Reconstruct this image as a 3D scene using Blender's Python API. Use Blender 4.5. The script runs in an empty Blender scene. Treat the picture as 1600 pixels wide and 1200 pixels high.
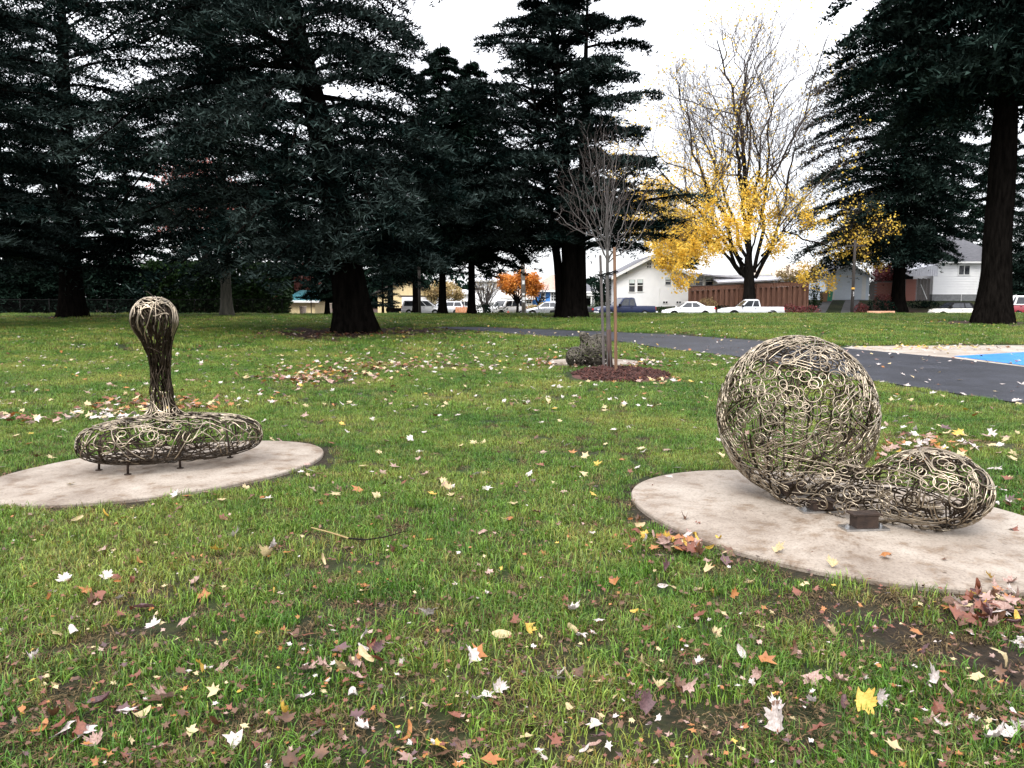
import bpy, math, random
import numpy as np
from math import radians, sin, cos, pi, sqrt
from mathutils import Vector, Matrix

# ------------------------------------------------------------------ camera, sky, sun, exposure
scene = bpy.context.scene
COL = scene.collection
F = 1256.0; PITCH = radians(6.27); EYE = 1.6
cam_d = bpy.data.cameras.new('camera'); cam = bpy.data.objects.new('camera', cam_d); COL.objects.link(cam)
cam_d.sensor_width = 36; cam_d.lens = 36 * F / 1600; cam_d.clip_end = 3000; cam_d.clip_start = 0.05
cam.location = (0, 0, EYE); cam.rotation_euler = (pi / 2 - PITCH, 0, 0)
scene.camera = cam
SUN_EL, SUN_AZ = radians(50), radians(200)
world = bpy.data.worlds.new('World'); scene.world = world; world.use_nodes = True
nt = world.node_tree; nt.nodes.clear()
def N(t, typ, **kw):
    n = t.nodes.new(typ)
    for k, v in kw.items():
        if k.startswith('i_'): n.inputs[k[2:].replace('_', ' ')].default_value = v
        else: setattr(n, k, v)
    return n
sky = N(nt, 'ShaderNodeTexSky', sky_type='NISHITA', sun_disc=False, sun_elevation=SUN_EL, sun_rotation=SUN_AZ)
tc = N(nt, 'ShaderNodeTexCoord'); sep = N(nt, 'ShaderNodeSeparateXYZ'); nt.links.new(tc.outputs['Generated'], sep.inputs[0])
mx = N(nt, 'ShaderNodeMath', operation='MAXIMUM'); nt.links.new(sep.outputs['Z'], mx.inputs[0]); mx.inputs[1].default_value = 0
# overcast cloud deck: CIE overcast luminance (1 + 2 sin elevation) / 3, soft grey clouds
ma = N(nt, 'ShaderNodeMath', operation='MULTIPLY_ADD'); nt.links.new(mx.outputs[0], ma.inputs[0]); ma.inputs[1].default_value = 8.6; ma.inputs[2].default_value = 4.3
cl = N(nt, 'ShaderNodeTexNoise'); cl.inputs['Scale'].default_value = 2.2; cl.inputs['Detail'].default_value = 5; nt.links.new(tc.outputs['Generated'], cl.inputs['Vector'])
cr = N(nt, 'ShaderNodeMapRange'); nt.links.new(cl.outputs[0], cr.inputs[0]); cr.inputs[3].default_value = .88; cr.inputs[4].default_value = 1.12
mm = N(nt, 'ShaderNodeMath', operation='MULTIPLY'); nt.links.new(ma.outputs[0], mm.inputs[0]); nt.links.new(cr.outputs[0], mm.inputs[1])
cc = N(nt, 'ShaderNodeVectorMath', operation='SCALE'); cc.inputs[0].default_value = (.985, .99, 1.03); nt.links.new(mm.outputs[0], cc.inputs['Scale'])
mix = N(nt, 'ShaderNodeMix', data_type='RGBA'); mix.inputs[0].default_value = .9
nt.links.new(sky.outputs[0], mix.inputs[6]); nt.links.new(cc.outputs[0], mix.inputs[7])
bg = N(nt, 'ShaderNodeBackground'); bg.inputs[1].default_value = .1; nt.links.new(mix.outputs[2], bg.inputs[0])
wo = N(nt, 'ShaderNodeOutputWorld'); nt.links.new(bg.outputs[0], wo.inputs[0])
sun_d = bpy.data.lights.new('sun', 'SUN'); sun_d.energy = 1.35; sun_d.angle = radians(28); sun_d.color = (1, .97, .92)
sun = bpy.data.objects.new('sun', sun_d); COL.objects.link(sun); sun.location = (0, 0, 60)
sun.rotation_euler = (pi / 2 - SUN_EL, 0, pi - SUN_AZ)
scene.view_settings.view_transform = 'Standard'; scene.view_settings.look = 'None'
scene.view_settings.gamma = 1; scene.view_settings.use_curve_mapping = False
scene.view_settings.exposure = 1.6
scene.cycles.max_bounces = 4; scene.cycles.diffuse_bounces = 2; scene.cycles.glossy_bounces = 2; scene.cycles.transmission_bounces = 2; scene.cycles.transparent_max_bounces = 4
scene.cycles.use_denoising = True

# ------------------------------------------------------------------ helpers
rng = np.random.default_rng(7); random.seed(7)
def ss(a, b, v):
    t = np.clip((np.asarray(v, float) - a) / (b - a), 0, 1); return t * t * (3 - 2 * t)
def H(x, y):
    """height of the ground: lawn swells to a low crest, dips to the street, gardens rise beyond on the right"""
    h = .36 * ss(12, 46, y) - .71 * ss(54, 64, y)
    h = h + 1.5 * ss(74, 87, y) * ss(12, 28, x) + .75 * ss(74, 84, y) * ss(2, 9, x) * (1 - ss(12, 28, x)) - .35 * ss(68, 88, y) * (1 - ss(-2, 6, x))
    return h
def ray(px, py):
    a = (px - 800) / F; b = -(py - 600) / F
    return np.array([a, cos(PITCH) + b * sin(PITCH), -sin(PITCH) + b * cos(PITCH)])
def at(px, py, Y):
    d = ray(px, py); return np.array([0, 0, EYE]) + d * (Y / d[1])
_T = np.geomspace(1.2, 320, 420)
def gp(px, py):
    """where the sight line through a photo pixel first meets the ground"""
    d = ray(px, py); X_, Y_, Z_ = d[0] * _T, d[1] * _T, EYE + d[2] * _T; below = Z_ < H(X_, Y_); k = int(np.argmax(below)) if below.any() else len(_T) - 1
    a, b = _T[max(k - 1, 0)], _T[k]
    u = np.linspace(a, b, 40); f_ = EYE + d[2] * u - H(d[0] * u, d[1] * u); q = int(np.argmax(f_ < 0)) if (f_ < 0).any() else 39
    t = u[q] if q == 0 else u[q - 1] + (u[q] - u[q - 1]) * f_[q - 1] / (f_[q - 1] - f_[q] + 1e-12)
    return np.array([d[0] * t, d[1] * t, float(H(d[0] * t, d[1] * t))])
def XP(px, Y, py=470): return float(at(px, py, Y)[0])
def ZP(py, Y): return float(at(800, py, Y)[2])
def unit(v):
    v = np.asarray(v, float); return v / (np.linalg.norm(v, axis=-1, keepdims=True) + 1e-12)

class MB:
    def __init__(s): s.v = []; s.q = []; s.t = []; s.p = []; s.n = 0
    def add(s, V, Q=None, T=None, P=None):
        V = np.asarray(V, float).reshape(-1, 3); s.v.append(V)
        if Q is not None and len(Q): s.q.append(np.asarray(Q, int) + s.n)
        if T is not None and len(T): s.t.append(np.asarray(T, int) + s.n)
        if P is not None: s.p += [tuple(i + s.n for i in f) for f in P]
        s.n += len(V); return s
    def box(s, x0, x1, y0, y1, z0, z1):
        V = [(x, y, z) for z in (z0, z1) for y in (y0, y1) for x in (x0, x1)]
        return s.add(V, Q=[(0, 2, 3, 1), (4, 5, 7, 6), (0, 1, 5, 4), (2, 6, 7, 3), (0, 4, 6, 2), (1, 3, 7, 5)])
    def hexa(s, b, t):   # four bottom and four top corners, same order
        return s.add(list(b) + list(t), Q=[(3, 2, 1, 0), (4, 5, 6, 7), (0, 1, 5, 4), (1, 2, 6, 5), (2, 3, 7, 6), (3, 0, 4, 7)])
    def prism(s, poly, off):
        n = len(poly); A = np.asarray(poly, float); off = np.asarray(off, float)
        return s.add(np.vstack([A, A + off]), Q=[(i, (i + 1) % n, n + (i + 1) % n, n + i) for i in range(n)], P=[tuple(range(n))[::-1], tuple(range(n, 2 * n))])
    def tube(s, P, R, k=6, cap=True, U=None):
        P = np.asarray(P, float); n = len(P); R = np.broadcast_to(np.asarray(R, float), (n,))
        T = np.gradient(P, axis=0); T = unit(T)
        if U is None:
            ref = np.array([0, 0, 1.]) if abs(T[:, 2]).mean() < .8 else np.array([1., 0, 0])
            U = unit(np.cross(T, ref)); 
        else: U = unit(U - T * (U * T).sum(1, keepdims=True))
        W = np.cross(T, U); a = np.arange(k) * 2 * pi / k
        V = P[:, None] + R[:, None, None] * (np.cos(a)[None, :, None] * U[:, None] + np.sin(a)[None, :, None] * W[:, None])
        i = np.arange(n - 1)[:, None] * k; j = np.arange(k)[None]; j2 = (j + 1) % k
        Q = np.stack([i + j, i + j2, i + k + j2, i + k + j], -1).reshape(-1, 4)
        return s.add(V, Q=Q, P=[tuple(range(k))[::-1], tuple(range((n - 1) * k, n * k))] if cap else None)
    def lathe(s, prof, c=(0, 0, 0), k=16, axis='z'):
        a = np.arange(k) * 2 * pi / k; V = []
        for r, z in prof:
            for t in a:
                V.append((r * cos(t), r * sin(t), z) if axis == 'z' else (r * cos(t), z, r * sin(t)))
        n = len(prof); V = np.array(V) + np.array(c)
        Q = [(i * k + j, i * k + (j + 1) % k, (i + 1) * k + (j + 1) % k, (i + 1) * k + j) for i in range(n - 1) for j in range(k)]
        return s.add(V, Q=Q, P=[tuple(range(k))[::-1], tuple(range((n - 1) * k, n * k))])
    def mesh(s, name, smooth=False, angle=None):
        V = np.vstack(s.v); me = bpy.data.meshes.new(name); loops = []; tot = []
        if s.q: q = np.vstack(s.q); loops.append(q.ravel()); tot.append(np.full(len(q), 4))
        if s.t: t = np.vstack(s.t); loops.append(t.ravel()); tot.append(np.full(len(t), 3))
        if s.p: loops.append(np.array([i for f in s.p for i in f])); tot.append(np.array([len(f) for f in s.p]))
        L = np.concatenate(loops).astype(np.int32); tot = np.concatenate(tot).astype(np.int32)
        me.vertices.add(len(V)); me.vertices.foreach_set('co', V.astype(np.float32).ravel())
        me.loops.add(len(L)); me.loops.foreach_set('vertex_index', L)
        me.polygons.add(len(tot)); me.polygons.foreach_set('loop_start', np.concatenate([[0], np.cumsum(tot)[:-1]]).astype(np.int32))
        me.polygons.foreach_set('use_smooth', np.full(len(tot), bool(smooth)))
        me.update(calc_edges=True)
        if smooth and angle: me.set_sharp_from_angle(angle=radians(angle))
        return me
    def build(s, name, mat, parent=None, smooth=False, angle=None):
        return link(name, s.mesh(name, smooth, angle), mat, parent)
def link(name, me, mat, parent=None):
    o = bpy.data.objects.new(name, me); COL.objects.link(o)
    if mat is not None and not me.materials: me.materials.append(mat)
    if parent is not None: o.parent = parent
    return o
def tag(o, label=None, cat=None, group=None, kind=None):
    if label: o['label'] = label
    if cat: o['category'] = cat
    if group: o['group'] = group
    if kind: o['kind'] = kind
    return o
def empty(name, loc=(0, 0, 0), rz=0, label=None, cat=None, group=None):
    o = bpy.data.objects.new(name, None); COL.objects.link(o); o.location = [float(c) for c in loc]; o.rotation_euler = (0, 0, rz); o.empty_display_size = .2
    return tag(o, label, cat, group)
def fbm(seed, n=24):
    r = np.random.default_rng(seed); K = r.normal(size=(n, 3)); ph = r.uniform(0, 2 * pi, n)
    return lambda P, s=1.0: np.sin((np.asarray(P) * s) @ K.T + ph).sum(-1) / sqrt(n / 2)

# ------------------------------------------------------------------ materials
M = {}
def mat(name, c1, c2=None, rough=.7, metal=0., scale=4., bump=0., bscale=None, c3=None, stretch=None, spec=.5, transl=0., island=0., lo=.35, hi=.65, coat=0.):
    m = bpy.data.materials.new(name); m.use_nodes = True; t = m.node_tree; b = t.nodes['Principled BSDF']; out = t.nodes['Material Output']
    b.inputs['Roughness'].default_value = rough; b.inputs['Metallic'].default_value = metal; b.inputs['Specular IOR Level'].default_value = spec
    if coat: b.inputs['Coat Weight'].default_value = coat; b.inputs['Coat Roughness'].default_value = .08
    tcn = N(t, 'ShaderNodeTexCoord'); vec = tcn.outputs['Object']
    if stretch:
        mp = N(t, 'ShaderNodeMapping'); mp.inputs['Scale'].default_value = stretch; t.links.new(vec, mp.inputs[0]); vec = mp.outputs[0]
    col = None
    c1 = (*c1, 1); c2 = (*(c2 or tuple(min(1, c * 1.15) for c in c1[:3])), 1)
    nz = N(t, 'ShaderNodeTexNoise'); nz.inputs['Scale'].default_value = scale; nz.inputs['Detail'].default_value = 6; nz.inputs['Roughness'].default_value = .6; t.links.new(vec, nz.inputs['Vector'])
    rp = N(t, 'ShaderNodeValToRGB'); t.links.new(nz.outputs[0], rp.inputs[0])
    rp.color_ramp.elements[0].position = lo; rp.color_ramp.elements[1].position = hi; rp.color_ramp.elements[0].color = c1; rp.color_ramp.elements[1].color = c2
    if c3: e = rp.color_ramp.elements.new((lo + hi) / 2); e.color = (*c3, 1)
    col = rp.outputs[0]
    if island:
        g = N(t, 'ShaderNodeNewGeometry'); mr = N(t, 'ShaderNodeMapRange'); t.links.new(g.outputs['Random Per Island'], mr.inputs[0]); mr.inputs[3].default_value = 1 - island; mr.inputs[4].default_value = 1 + island
        sc = N(t, 'ShaderNodeVectorMath', operation='SCALE'); t.links.new(col, sc.inputs[0]); t.links.new(mr.outputs[0], sc.inputs['Scale']); col = sc.outputs[0]
    t.links.new(col, b.inputs['Base Color'])
    if bump:
        n2 = N(t, 'ShaderNodeTexNoise'); n2.inputs['Scale'].default_value = bscale or scale * 4; n2.inputs['Detail'].default_value = 5; t.links.new(vec, n2.inputs['Vector'])
        bp = N(t, 'ShaderNodeBump'); bp.inputs['Strength'].default_value = 1; bp.inputs['Distance'].default_value = bump; t.links.new(n2.outputs[0], bp.inputs['Height']); t.links.new(bp.outputs[0], b.inputs['Normal'])
    if transl:
        tr = N(t, 'ShaderNodeBsdfTranslucent'); t.links.new(col, tr.inputs[0]); mxs = N(t, 'ShaderNodeMixShader'); mxs.inputs[0].default_value = transl
        t.links.new(b.outputs[0], mxs.inputs[1]); t.links.new(tr.outputs[0], mxs.inputs[2]); t.links.new(mxs.outputs[0], out.inputs[0])
    M[name] = m; return m
mat('needles_cedar', (.004, .009, .008), (.066, .092, .084), rough=.8, lo=.44, hi=.72, scale=.5, transl=.06, island=.6, spec=0)
mat('needles_fir', (.004, .0095, .008), (.034, .053, .044), rough=.8, lo=.42, hi=.70, scale=.5, transl=.05, island=.6, spec=0)
mat('needles_dark', (.003, .008, .006), (.014, .027, .019), rough=.8, scale=.3, transl=.05, island=.6, spec=0)
mat('hedge_leaf', (.006, .018, .006), (.022, .05, .010), rough=.6, spec=.15, scale=.6, transl=.2, island=.5)
mat('bark_conifer', (.003, .0026, .0023), (.009, .0076, .0066), rough=.95, scale=3, stretch=(3, 3, .5), bump=.05, bscale=5, spec=0)
mat('bark_pale', (.035, .033, .024), (.085, .08, .06), rough=.9, scale=3, stretch=(2, 2, .6), bump=.02, bscale=6)
mat('bark_maple', (.006, .0055, .005), (.020, .018, .0165), rough=.95, scale=4, stretch=(3, 3, .6), bump=.03, bscale=6, spec=0)
mat('bark_young', (.036, .031, .029), (.09, .082, .077), rough=.8, scale=6, stretch=(1, 1, .4), bump=.004, bscale=20)
mat('bark_twig', (.032, .023, .020), (.080, .060, .053), rough=.8, scale=6)
mat('bark_wrapped', (.022, .008, .005), (.05, .018, .011), rough=.7, scale=12, stretch=(1, 1, .3), bump=.004, bscale=30)
mat('leaf_yellow', (.76, .46, .04), (.92, .70, .16), rough=.6, spec=.2, scale=1.2, transl=.5, island=.25)
mat('leaf_orange', (.50, .15, .02), (.68, .30, .05), rough=.5, scale=1.5, transl=.4, island=.3)
mat('leaf_pinkred', (.42, .11, .09), (.62, .30, .24), rough=.5, scale=1.5, transl=.4, island=.3)
mat('leaf_maroon', (.10, .018, .02), (.22, .05, .05), rough=.5, scale=2, transl=.25, island=.4)
mat('leaf_tan', (.30, .20, .09), (.42, .33, .14), rough=.6, scale=2, transl=.3, island=.3)
mat('concrete', (.20, .172, .150), (.33, .295, .265), rough=.55, scale=1.6, bump=.003, bscale=40, lo=.3, hi=.7, c3=(.275, .243, .216))
mat('pavement', (.26, .22, .18), (.36, .31, .27), rough=.6, scale=.8)
mat('blue_court', (.012, .14, .42), (.02, .18, .50), rough=.5, scale=1.5)
mat('asphalt_path', (.022, .024, .034), (.046, .049, .066), rough=.5, scale=.9, bump=.004, bscale=90, lo=.3, hi=.7)
mat('asphalt_street', (.05, .05, .053), (.08, .08, .083), rough=.7, scale=1)
mat('wire_steel', (.15, .118, .085), (.45, .38, .285), rough=.33, metal=.9, scale=9, lo=.3, hi=.7)
mat('wire_dark', (.016, .011, .007), (.060, .044, .030), rough=.38, metal=.85, scale=9, lo=.3, hi=.7)  # dark copy of the wire steel: shade on back and lower rods put into colour
mat('wire_grey', (.035, .030, .024), (.13, .115, .09), rough=.4, metal=.7, scale=9, lo=.3, hi=.7)
mat('plate_steel', (.30, .30, .30), (.5, .5, .5), rough=.3, metal=.9, scale=8)
mat('rusty_steel', (.018, .010, .007), (.05, .03, .02), rough=.75, metal=.3, scale=10, bump=.002, bscale=60)
mat('mulch', (.022, .006, .0045), (.065, .019, .012), rough=.9, scale=20, island=.5)
mat('stake_wood', (.11, .055, .029), (.18, .094, .052), rough=.7, scale=4, stretch=(6, 6, .5), bump=.002, bscale=20)
mat('stake_grey', (.06, .05, .048), (.12, .10, .095), rough=.8, scale=4, stretch=(6, 6, .5), bump=.002, bscale=20)
mat('rubber', (.006, .006, .006), (.012, .012, .012), rough=.9, spec=.1)
mat('white_paint', (.80, .80, .81), (.86, .86, .86), rough=.6, scale=1)
mat('white_trim', (.78, .78, .77), (.82, .82, .81), rough=.5)
mat('blue_white', (.66, .73, .82), (.72, .79, .88), rough=.5)
mat('cream_paint', (.62, .50, .27), (.70, .57, .32), rough=.7)
mat('blue_paint', (.06, .22, .60), (.08, .27, .68), rough=.7)
mat('roof_grey', (.085, .085, .097), (.14, .14, .155), rough=.9, scale=3, stretch=(1, 4, 4))
mat('roof_brown', (.30, .20, .16), (.40, .28, .23), rough=.9, scale=3)
mat('roof_tan', (.42, .33, .26), (.52, .43, .35), rough=.9, scale=3)
mat('roof_metal', (.55, .55, .60), (.68, .68, .73), rough=.4, metal=.2)
mat('dark_trim', (.04, .03, .028), (.07, .055, .05), rough=.7)
mat('glass_dark', (.012, .014, .018), (.03, .034, .04), rough=.08, spec=.6)
mat('blind', (.55, .62, .60), (.65, .72, .70), rough=.6)
mat('interior_dark', (.006, .006, .006), (.012, .012, .012), rough=.9, spec=.05)  # near black, painting shade into porch, carport and wheel wells; also the trailer bed
mat('brick', (.20, .075, .055), (.32, .13, .10), rough=.9, scale=12, island=.3)
mat('fence_wood', (.12, .056, .038), (.22, .108, .072), rough=.85, scale=3, stretch=(5, 5, .4))
mat('orange_wood', (.48, .20, .10), (.60, .28, .14), rough=.8, scale=3, stretch=(5, 5, .4))
mat('grey_wood', (.10, .09, .085), (.17, .15, .14), rough=.9, scale=3, stretch=(5, 5, .4))
mat('pole_wood', (.018, .014, .012), (.045, .037, .032), rough=.9, scale=3, stretch=(4, 4, .3), bump=.006, bscale=10)
mat('pole_pale', (.16, .14, .125), (.27, .24, .21), rough=.9, scale=3, stretch=(4, 4, .3), bump=.006, bscale=10)
mat('foundation', (.16, .165, .17), (.22, .225, .23), rough=.9)
mat('teal_roof', (.12, .42, .50), (.16, .48, .56), rough=.5)
mat('car_white', (.72, .72, .72), (.78, .78, .78), rough=.25, coat=.6)
mat('car_silver', (.62, .63, .66), (.70, .71, .73), rough=.28, metal=.25, coat=.6)
mat('car_blue', (.008, .013, .04), (.012, .02, .06), rough=.4, spec=.3)
mat('car_black', (.006, .007, .009), (.01, .011, .014), rough=.3, spec=.4)
mat('car_grey', (.22, .23, .25), (.28, .29, .31), rough=.25, metal=.3, coat=.6)
mat('car_red', (.22, .018, .028), (.28, .025, .038), rough=.25, coat=.6)
mat('car_beige', (.66, .63, .56), (.72, .69, .62), rough=.25, metal=.2, coat=.6)
mat('tyre', (.008, .008, .008), (.014, .014, .014), rough=.9, spec=.1)
mat('rim', (.35, .35, .36), (.5, .5, .51), rough=.35, metal=.8)
mat('lamp_red', (.40, .015, .02), (.5, .03, .03), rough=.2)
mat('lamp_clear', (.6, .6, .6), (.75, .75, .75), rough=.12)
mat('chrome', (.55, .55, .56), (.7, .7, .7), rough=.2, metal=1)
mat('thatch', (.030, .020, .011), (.16, .115, .055), rough=.8, scale=60, transl=.1, island=.6, spec=.15)
mat('hydrant_red', (.45, .05, .03), (.55, .08, .04), rough=.5)
mat('plastic_white', (.75, .75, .75), (.8, .8, .8), rough=.5)
mat('bin_brown', (.24, .13, .07), (.30, .17, .09), rough=.6)
mat('lid_blue', (.02, .05, .22), (.03, .07, .28), rough=.5)
mat('lid_green', (.03, .26, .14), (.05, .32, .18), rough=.5)
mat('orange_mark', (.55, .30, .05), (.65, .38, .08), rough=.6)
mat('fence_black', (.005, .005, .005), (.01, .01, .01), rough=.8, spec=.1)
mat('orange_block', (.60, .30, .18), (.68, .38, .25), rough=.8)
LEAFC = {'white': ((.34, .28, .25), (.58, .52, .50)), 'pink': ((.20, .11, .085), (.40, .27, .23)), 'cream': ((.36, .27, .14), (.50, .40, .22)),
         'yellow': ((.42, .25, .03), (.56, .37, .07)), 'orange': ((.25, .085, .022), (.36, .15, .04)), 'brown': ((.06, .026, .013), (.14, .065, .032)),
         'rust': ((.11, .032, .018), (.20, .065, .035)), 'purple': ((.06, .028, .03), (.12, .06, .064))}
for k, (a, b) in LEAFC.items(): mat('fallen_' + k, a, b, rough=.5, scale=14, transl=.15, spec=.5, bump=.002, bscale=40)

# ground and grass materials share large world-space patches (dry, lush, bare)
def grass_mat(name, blades):
    m = bpy.data.materials.new(name); m.use_nodes = True; t = m.node_tree; b = t.nodes['Principled BSDF']; out = t.nodes['Material Output']
    g = N(t, 'ShaderNodeNewGeometry')
    def noise(sc, det=4):
        n = N(t, 'ShaderNodeTexNoise'); n.inputs['Scale'].default_value = sc; n.inputs['Detail'].default_value = det; t.links.new(g.outputs['Position'], n.inputs['Vector']); return n.outputs[0]
    def ramp(fac, stops):
        r = N(t, 'ShaderNodeValToRGB'); t.links.new(fac, r.inputs[0]); e = r.color_ramp.elements
        e[0].position, e[0].color = stops[0][0], (*stops[0][1], 1); e[1].position, e[1].color = stops[-1][0], (*stops[-1][1], 1)
        for p, c in stops[1:-1]: x = e.new(p); x.color = (*c, 1)
        return r.outputs[0]
    def mixc(f, a, c, blend='MIX'):
        n = N(t, 'ShaderNodeMix', data_type='RGBA', blend_type=blend)
        if hasattr(f, 'links'): t.links.new(f, n.inputs[0])
        else: n.inputs[0].default_value = f
        t.links.new(a, n.inputs[6]); t.links.new(c, n.inputs[7]); return n.outputs[2]
    if blades:
        big = ramp(noise(.55), [(.36, (.048, .145, .012)), (.5, (.116, .218, .024)), (.64, (.27, .310, .060))])
        oi = N(t, 'ShaderNodeObjectInfo'); var = ramp(oi.outputs['Random'], [(0, (.032, .100, .009)), (.45, (.085, .195, .018)), (.8, (.18, .255, .040)), (1, (.27, .23, .09))])
        c = mixc(.45, big, var)
        gi = ramp(g.outputs['Random Per Island'], [(0, (.28, .30, .3)), (.4, (.85, .85, .85)), (.76, (1.5, 1.45, 1.4)), (.82, (1.1, .7, .7)), (.93, (.7, .35, .5)), (1, (2.4, 1.6, 1.8))])
        c = mixc(1.0, c, gi, 'MULTIPLY')
        b.inputs['Roughness'].default_value = .5; b.inputs['Specular IOR Level'].default_value = .35
        t.links.new(c, b.inputs['Base Color'])
        tr = N(t, 'ShaderNodeBsdfTranslucent'); t.links.new(c, tr.inputs[0]); ms = N(t, 'ShaderNodeMixShader'); ms.inputs[0].default_value = .25
        t.links.new(b.outputs[0], ms.inputs[1]); t.links.new(tr.outputs[0], ms.inputs[2]); t.links.new(ms.outputs[0], out.inputs[0])
    else:
        lawn = ramp(noise(.55), [(.36, (.010, .020, .004)), (.5, (.018, .028, .006)), (.64, (.036, .040, .013))])
        fine = ramp(noise(9, 6), [(.35, (.5, .5, .5)), (.65, (1.4, 1.35, 1.3))])
        lawn = mixc(1.0, lawn, fine, 'MULTIPLY')
        soil = ramp(noise(30, 6), [(.3, (.006, .0045, .003)), (.7, (.030, .020, .011))])
        lit = ramp(noise(6, 6), [(.35, (.014, .007, .005)), (.65, (.05, .022, .013))])
        a1 = N(t, 'ShaderNodeAttribute', attribute_name='bare'); a2 = N(t, 'ShaderNodeAttribute', attribute_name='litter')
        c = mixc(a1.outputs['Fac'], lawn, soil); c = mixc(a2.outputs['Fac'], c, lit)
        t.links.new(c, b.inputs['Base Color']); b.inputs['Roughness'].default_value = .9; b.inputs['Specular IOR Level'].default_value = .2
        bp = N(t, 'ShaderNodeBump'); bp.inputs['Distance'].default_value = .03; bp.inputs['Strength'].default_value = .8; t.links.new(noise(22, 6), bp.inputs['Height']); t.links.new(bp.outputs[0], b.inputs['Normal'])
    M[name] = m; return m
def concrete_mat(name, cols, stain, spec=.4):
    m = bpy.data.materials.new(name); m.use_nodes = True; t = m.node_tree; b = t.nodes['Principled BSDF']; tcn = N(t, 'ShaderNodeTexCoord')
    def nz(sc, det, rough=.6):
        n = N(t, 'ShaderNodeTexNoise'); n.inputs['Scale'].default_value = sc; n.inputs['Detail'].default_value = det; n.inputs['Roughness'].default_value = rough; t.links.new(tcn.outputs['Object'], n.inputs['Vector']); return n.outputs[0]
    def rp(f, st):
        r_ = N(t, 'ShaderNodeValToRGB'); t.links.new(f, r_.inputs[0]); e = r_.color_ramp.elements; e[0].position, e[0].color = st[0][0], (*st[0][1], 1); e[1].position, e[1].color = st[-1][0], (*st[-1][1], 1)
        for p, c in st[1:-1]: x = e.new(p); x.color = (*c, 1)
        return r_.outputs[0]
    def mul(a, c):
        n = N(t, 'ShaderNodeMix', data_type='RGBA', blend_type='MULTIPLY'); n.inputs[0].default_value = 1; t.links.new(a, n.inputs[6]); t.links.new(c, n.inputs[7]); return n.outputs[2]
    c = rp(nz(1.1, 9, .68), [(.36, cols[0]), (.5, cols[1]), (.62, cols[2])]); c = mul(c, rp(nz(70, 3), [(.30, (.62, .60, .58)), (.48, (1, 1, 1)), (.7, (1.1, 1.1, 1.1))])); c = mul(c, rp(nz(4.5, 7, .75), [(.36, stain), (.48, (1, 1, 1)), (1, (1.04, 1.04, 1.04))])); c = mul(c, rp(nz(16, 4), [(.27, (.45, .4, .35)), (.33, (1, 1, 1)), (1, (1, 1, 1))]))
    t.links.new(c, b.inputs['Base Color']); b.inputs['Roughness'].default_value = .6; b.inputs['Specular IOR Level'].default_value = spec
    bp = N(t, 'ShaderNodeBump'); bp.inputs['Distance'].default_value = .003; t.links.new(nz(90, 4), bp.inputs['Height']); t.links.new(bp.outputs[0], b.inputs['Normal']); M[name] = m
concrete_mat('concrete', ((.155, .122, .095), (.235, .195, .158), (.30, .258, .215)), (.70, .60, .50)); concrete_mat('pavement', ((.24, .2, .165), (.31, .27, .23), (.36, .32, .28)), (.8, .72, .64))
concrete_mat('asphalt_path', ((.012, .013, .018), (.018, .0195, .027), (.027, .029, .039)), (.8, .8, .8), .25)
grass_mat('grass_blade', True); grass_mat('lawn_ground', False)

# ------------------------------------------------------------------ the ground
def graded(lo, hi, segs):
    """segs: (upper bound, step)"""
    v = [lo]
    for b, s in segs:
        while v[-1] < b - 1e-6: v.append(min(b, v[-1] + s))
    return np.array(v)
PADL = (-3.173, 7.289, 1.54, 1.063, .831); PADR = (2.33, 5.653, 1.634, 1.235, -.923); PAD3 = (1.9, 18.75, 1.05, .95, 0)
PADS = (PADL, PADR, PAD3)
def pad_dist(x, y, c):
    d0, d1 = x - c[0], y - c[1]; u = (d0 * cos(c[4]) + d1 * sin(c[4])) / c[2]; v = (-d0 * sin(c[4]) + d1 * cos(c[4])) / c[3]
    return (np.hypot(u, v) - 1) * sqrt(c[2] * c[3])
MULCH = gp(968, 590)
path_up = [gp(*p) for p in [(690, 511), (760, 512), (820, 514.5), (938, 518.5), (1056, 523.7), (1187, 533), (1325, 545), (1487, 560), (1600, 574)]]
path_lo = [gp(*p) for p in [(690, 513), (760, 518), (820, 523.7), (906, 528), (967, 534), (1056, 547), (1148, 557), (1372, 597), (1600, 632)]]
def extend(pts, d):
    a, b = pts[-2], pts[-1]; e = b + unit(b - a) * d; e[2] = H(e[0], e[1]); return pts + [e]
path_up = extend(path_up, 9); path_lo = extend(path_lo, 6)
def inpoly(x, y, poly):
    x = np.asarray(x); ins = np.zeros(x.shape, bool); n = len(poly)
    for i in range(n):
        (x1, y1), (x2, y2) = poly[i][:2], poly[(i + 1) % n][:2]
        c = ((y1 > y) != (y2 > y)) & (x < (x2 - x1) * (y - y1) / (y2 - y1 + 1e-12) + x1); ins ^= c
    return ins
PATH_POLY = [p[:2] for p in path_up] + [p[:2] for p in path_lo[::-1]]
pave_pts = [gp(*p)[:2] for p in [(1325, 545), (1487, 560), (1600, 574)]]
_b = gp(1600, 540); PAVE_POLY = [gp(1318, 543.5)[:2], pave_pts[0], pave_pts[1], pave_pts[2], path_up[-1][:2], _b[:2] + np.array([9, .3]), _b[:2], gp(1450, 540.5)[:2], gp(1340, 541.5)[:2]]
CONIFERS = {}   # trunk base px -> filled by trees below
TREE_BASES = [(gp(555, 519), 5.5), (gp(1550, 505), 4.5), (gp(893, 496), 4.5), (gp(1402, 486), 3.5), (np.array([XP(112, 46), 46, 0]), 6), (gp(355, 494), 3.5)]
nz1 = fbm(3); nz2 = fbm(11)
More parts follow.
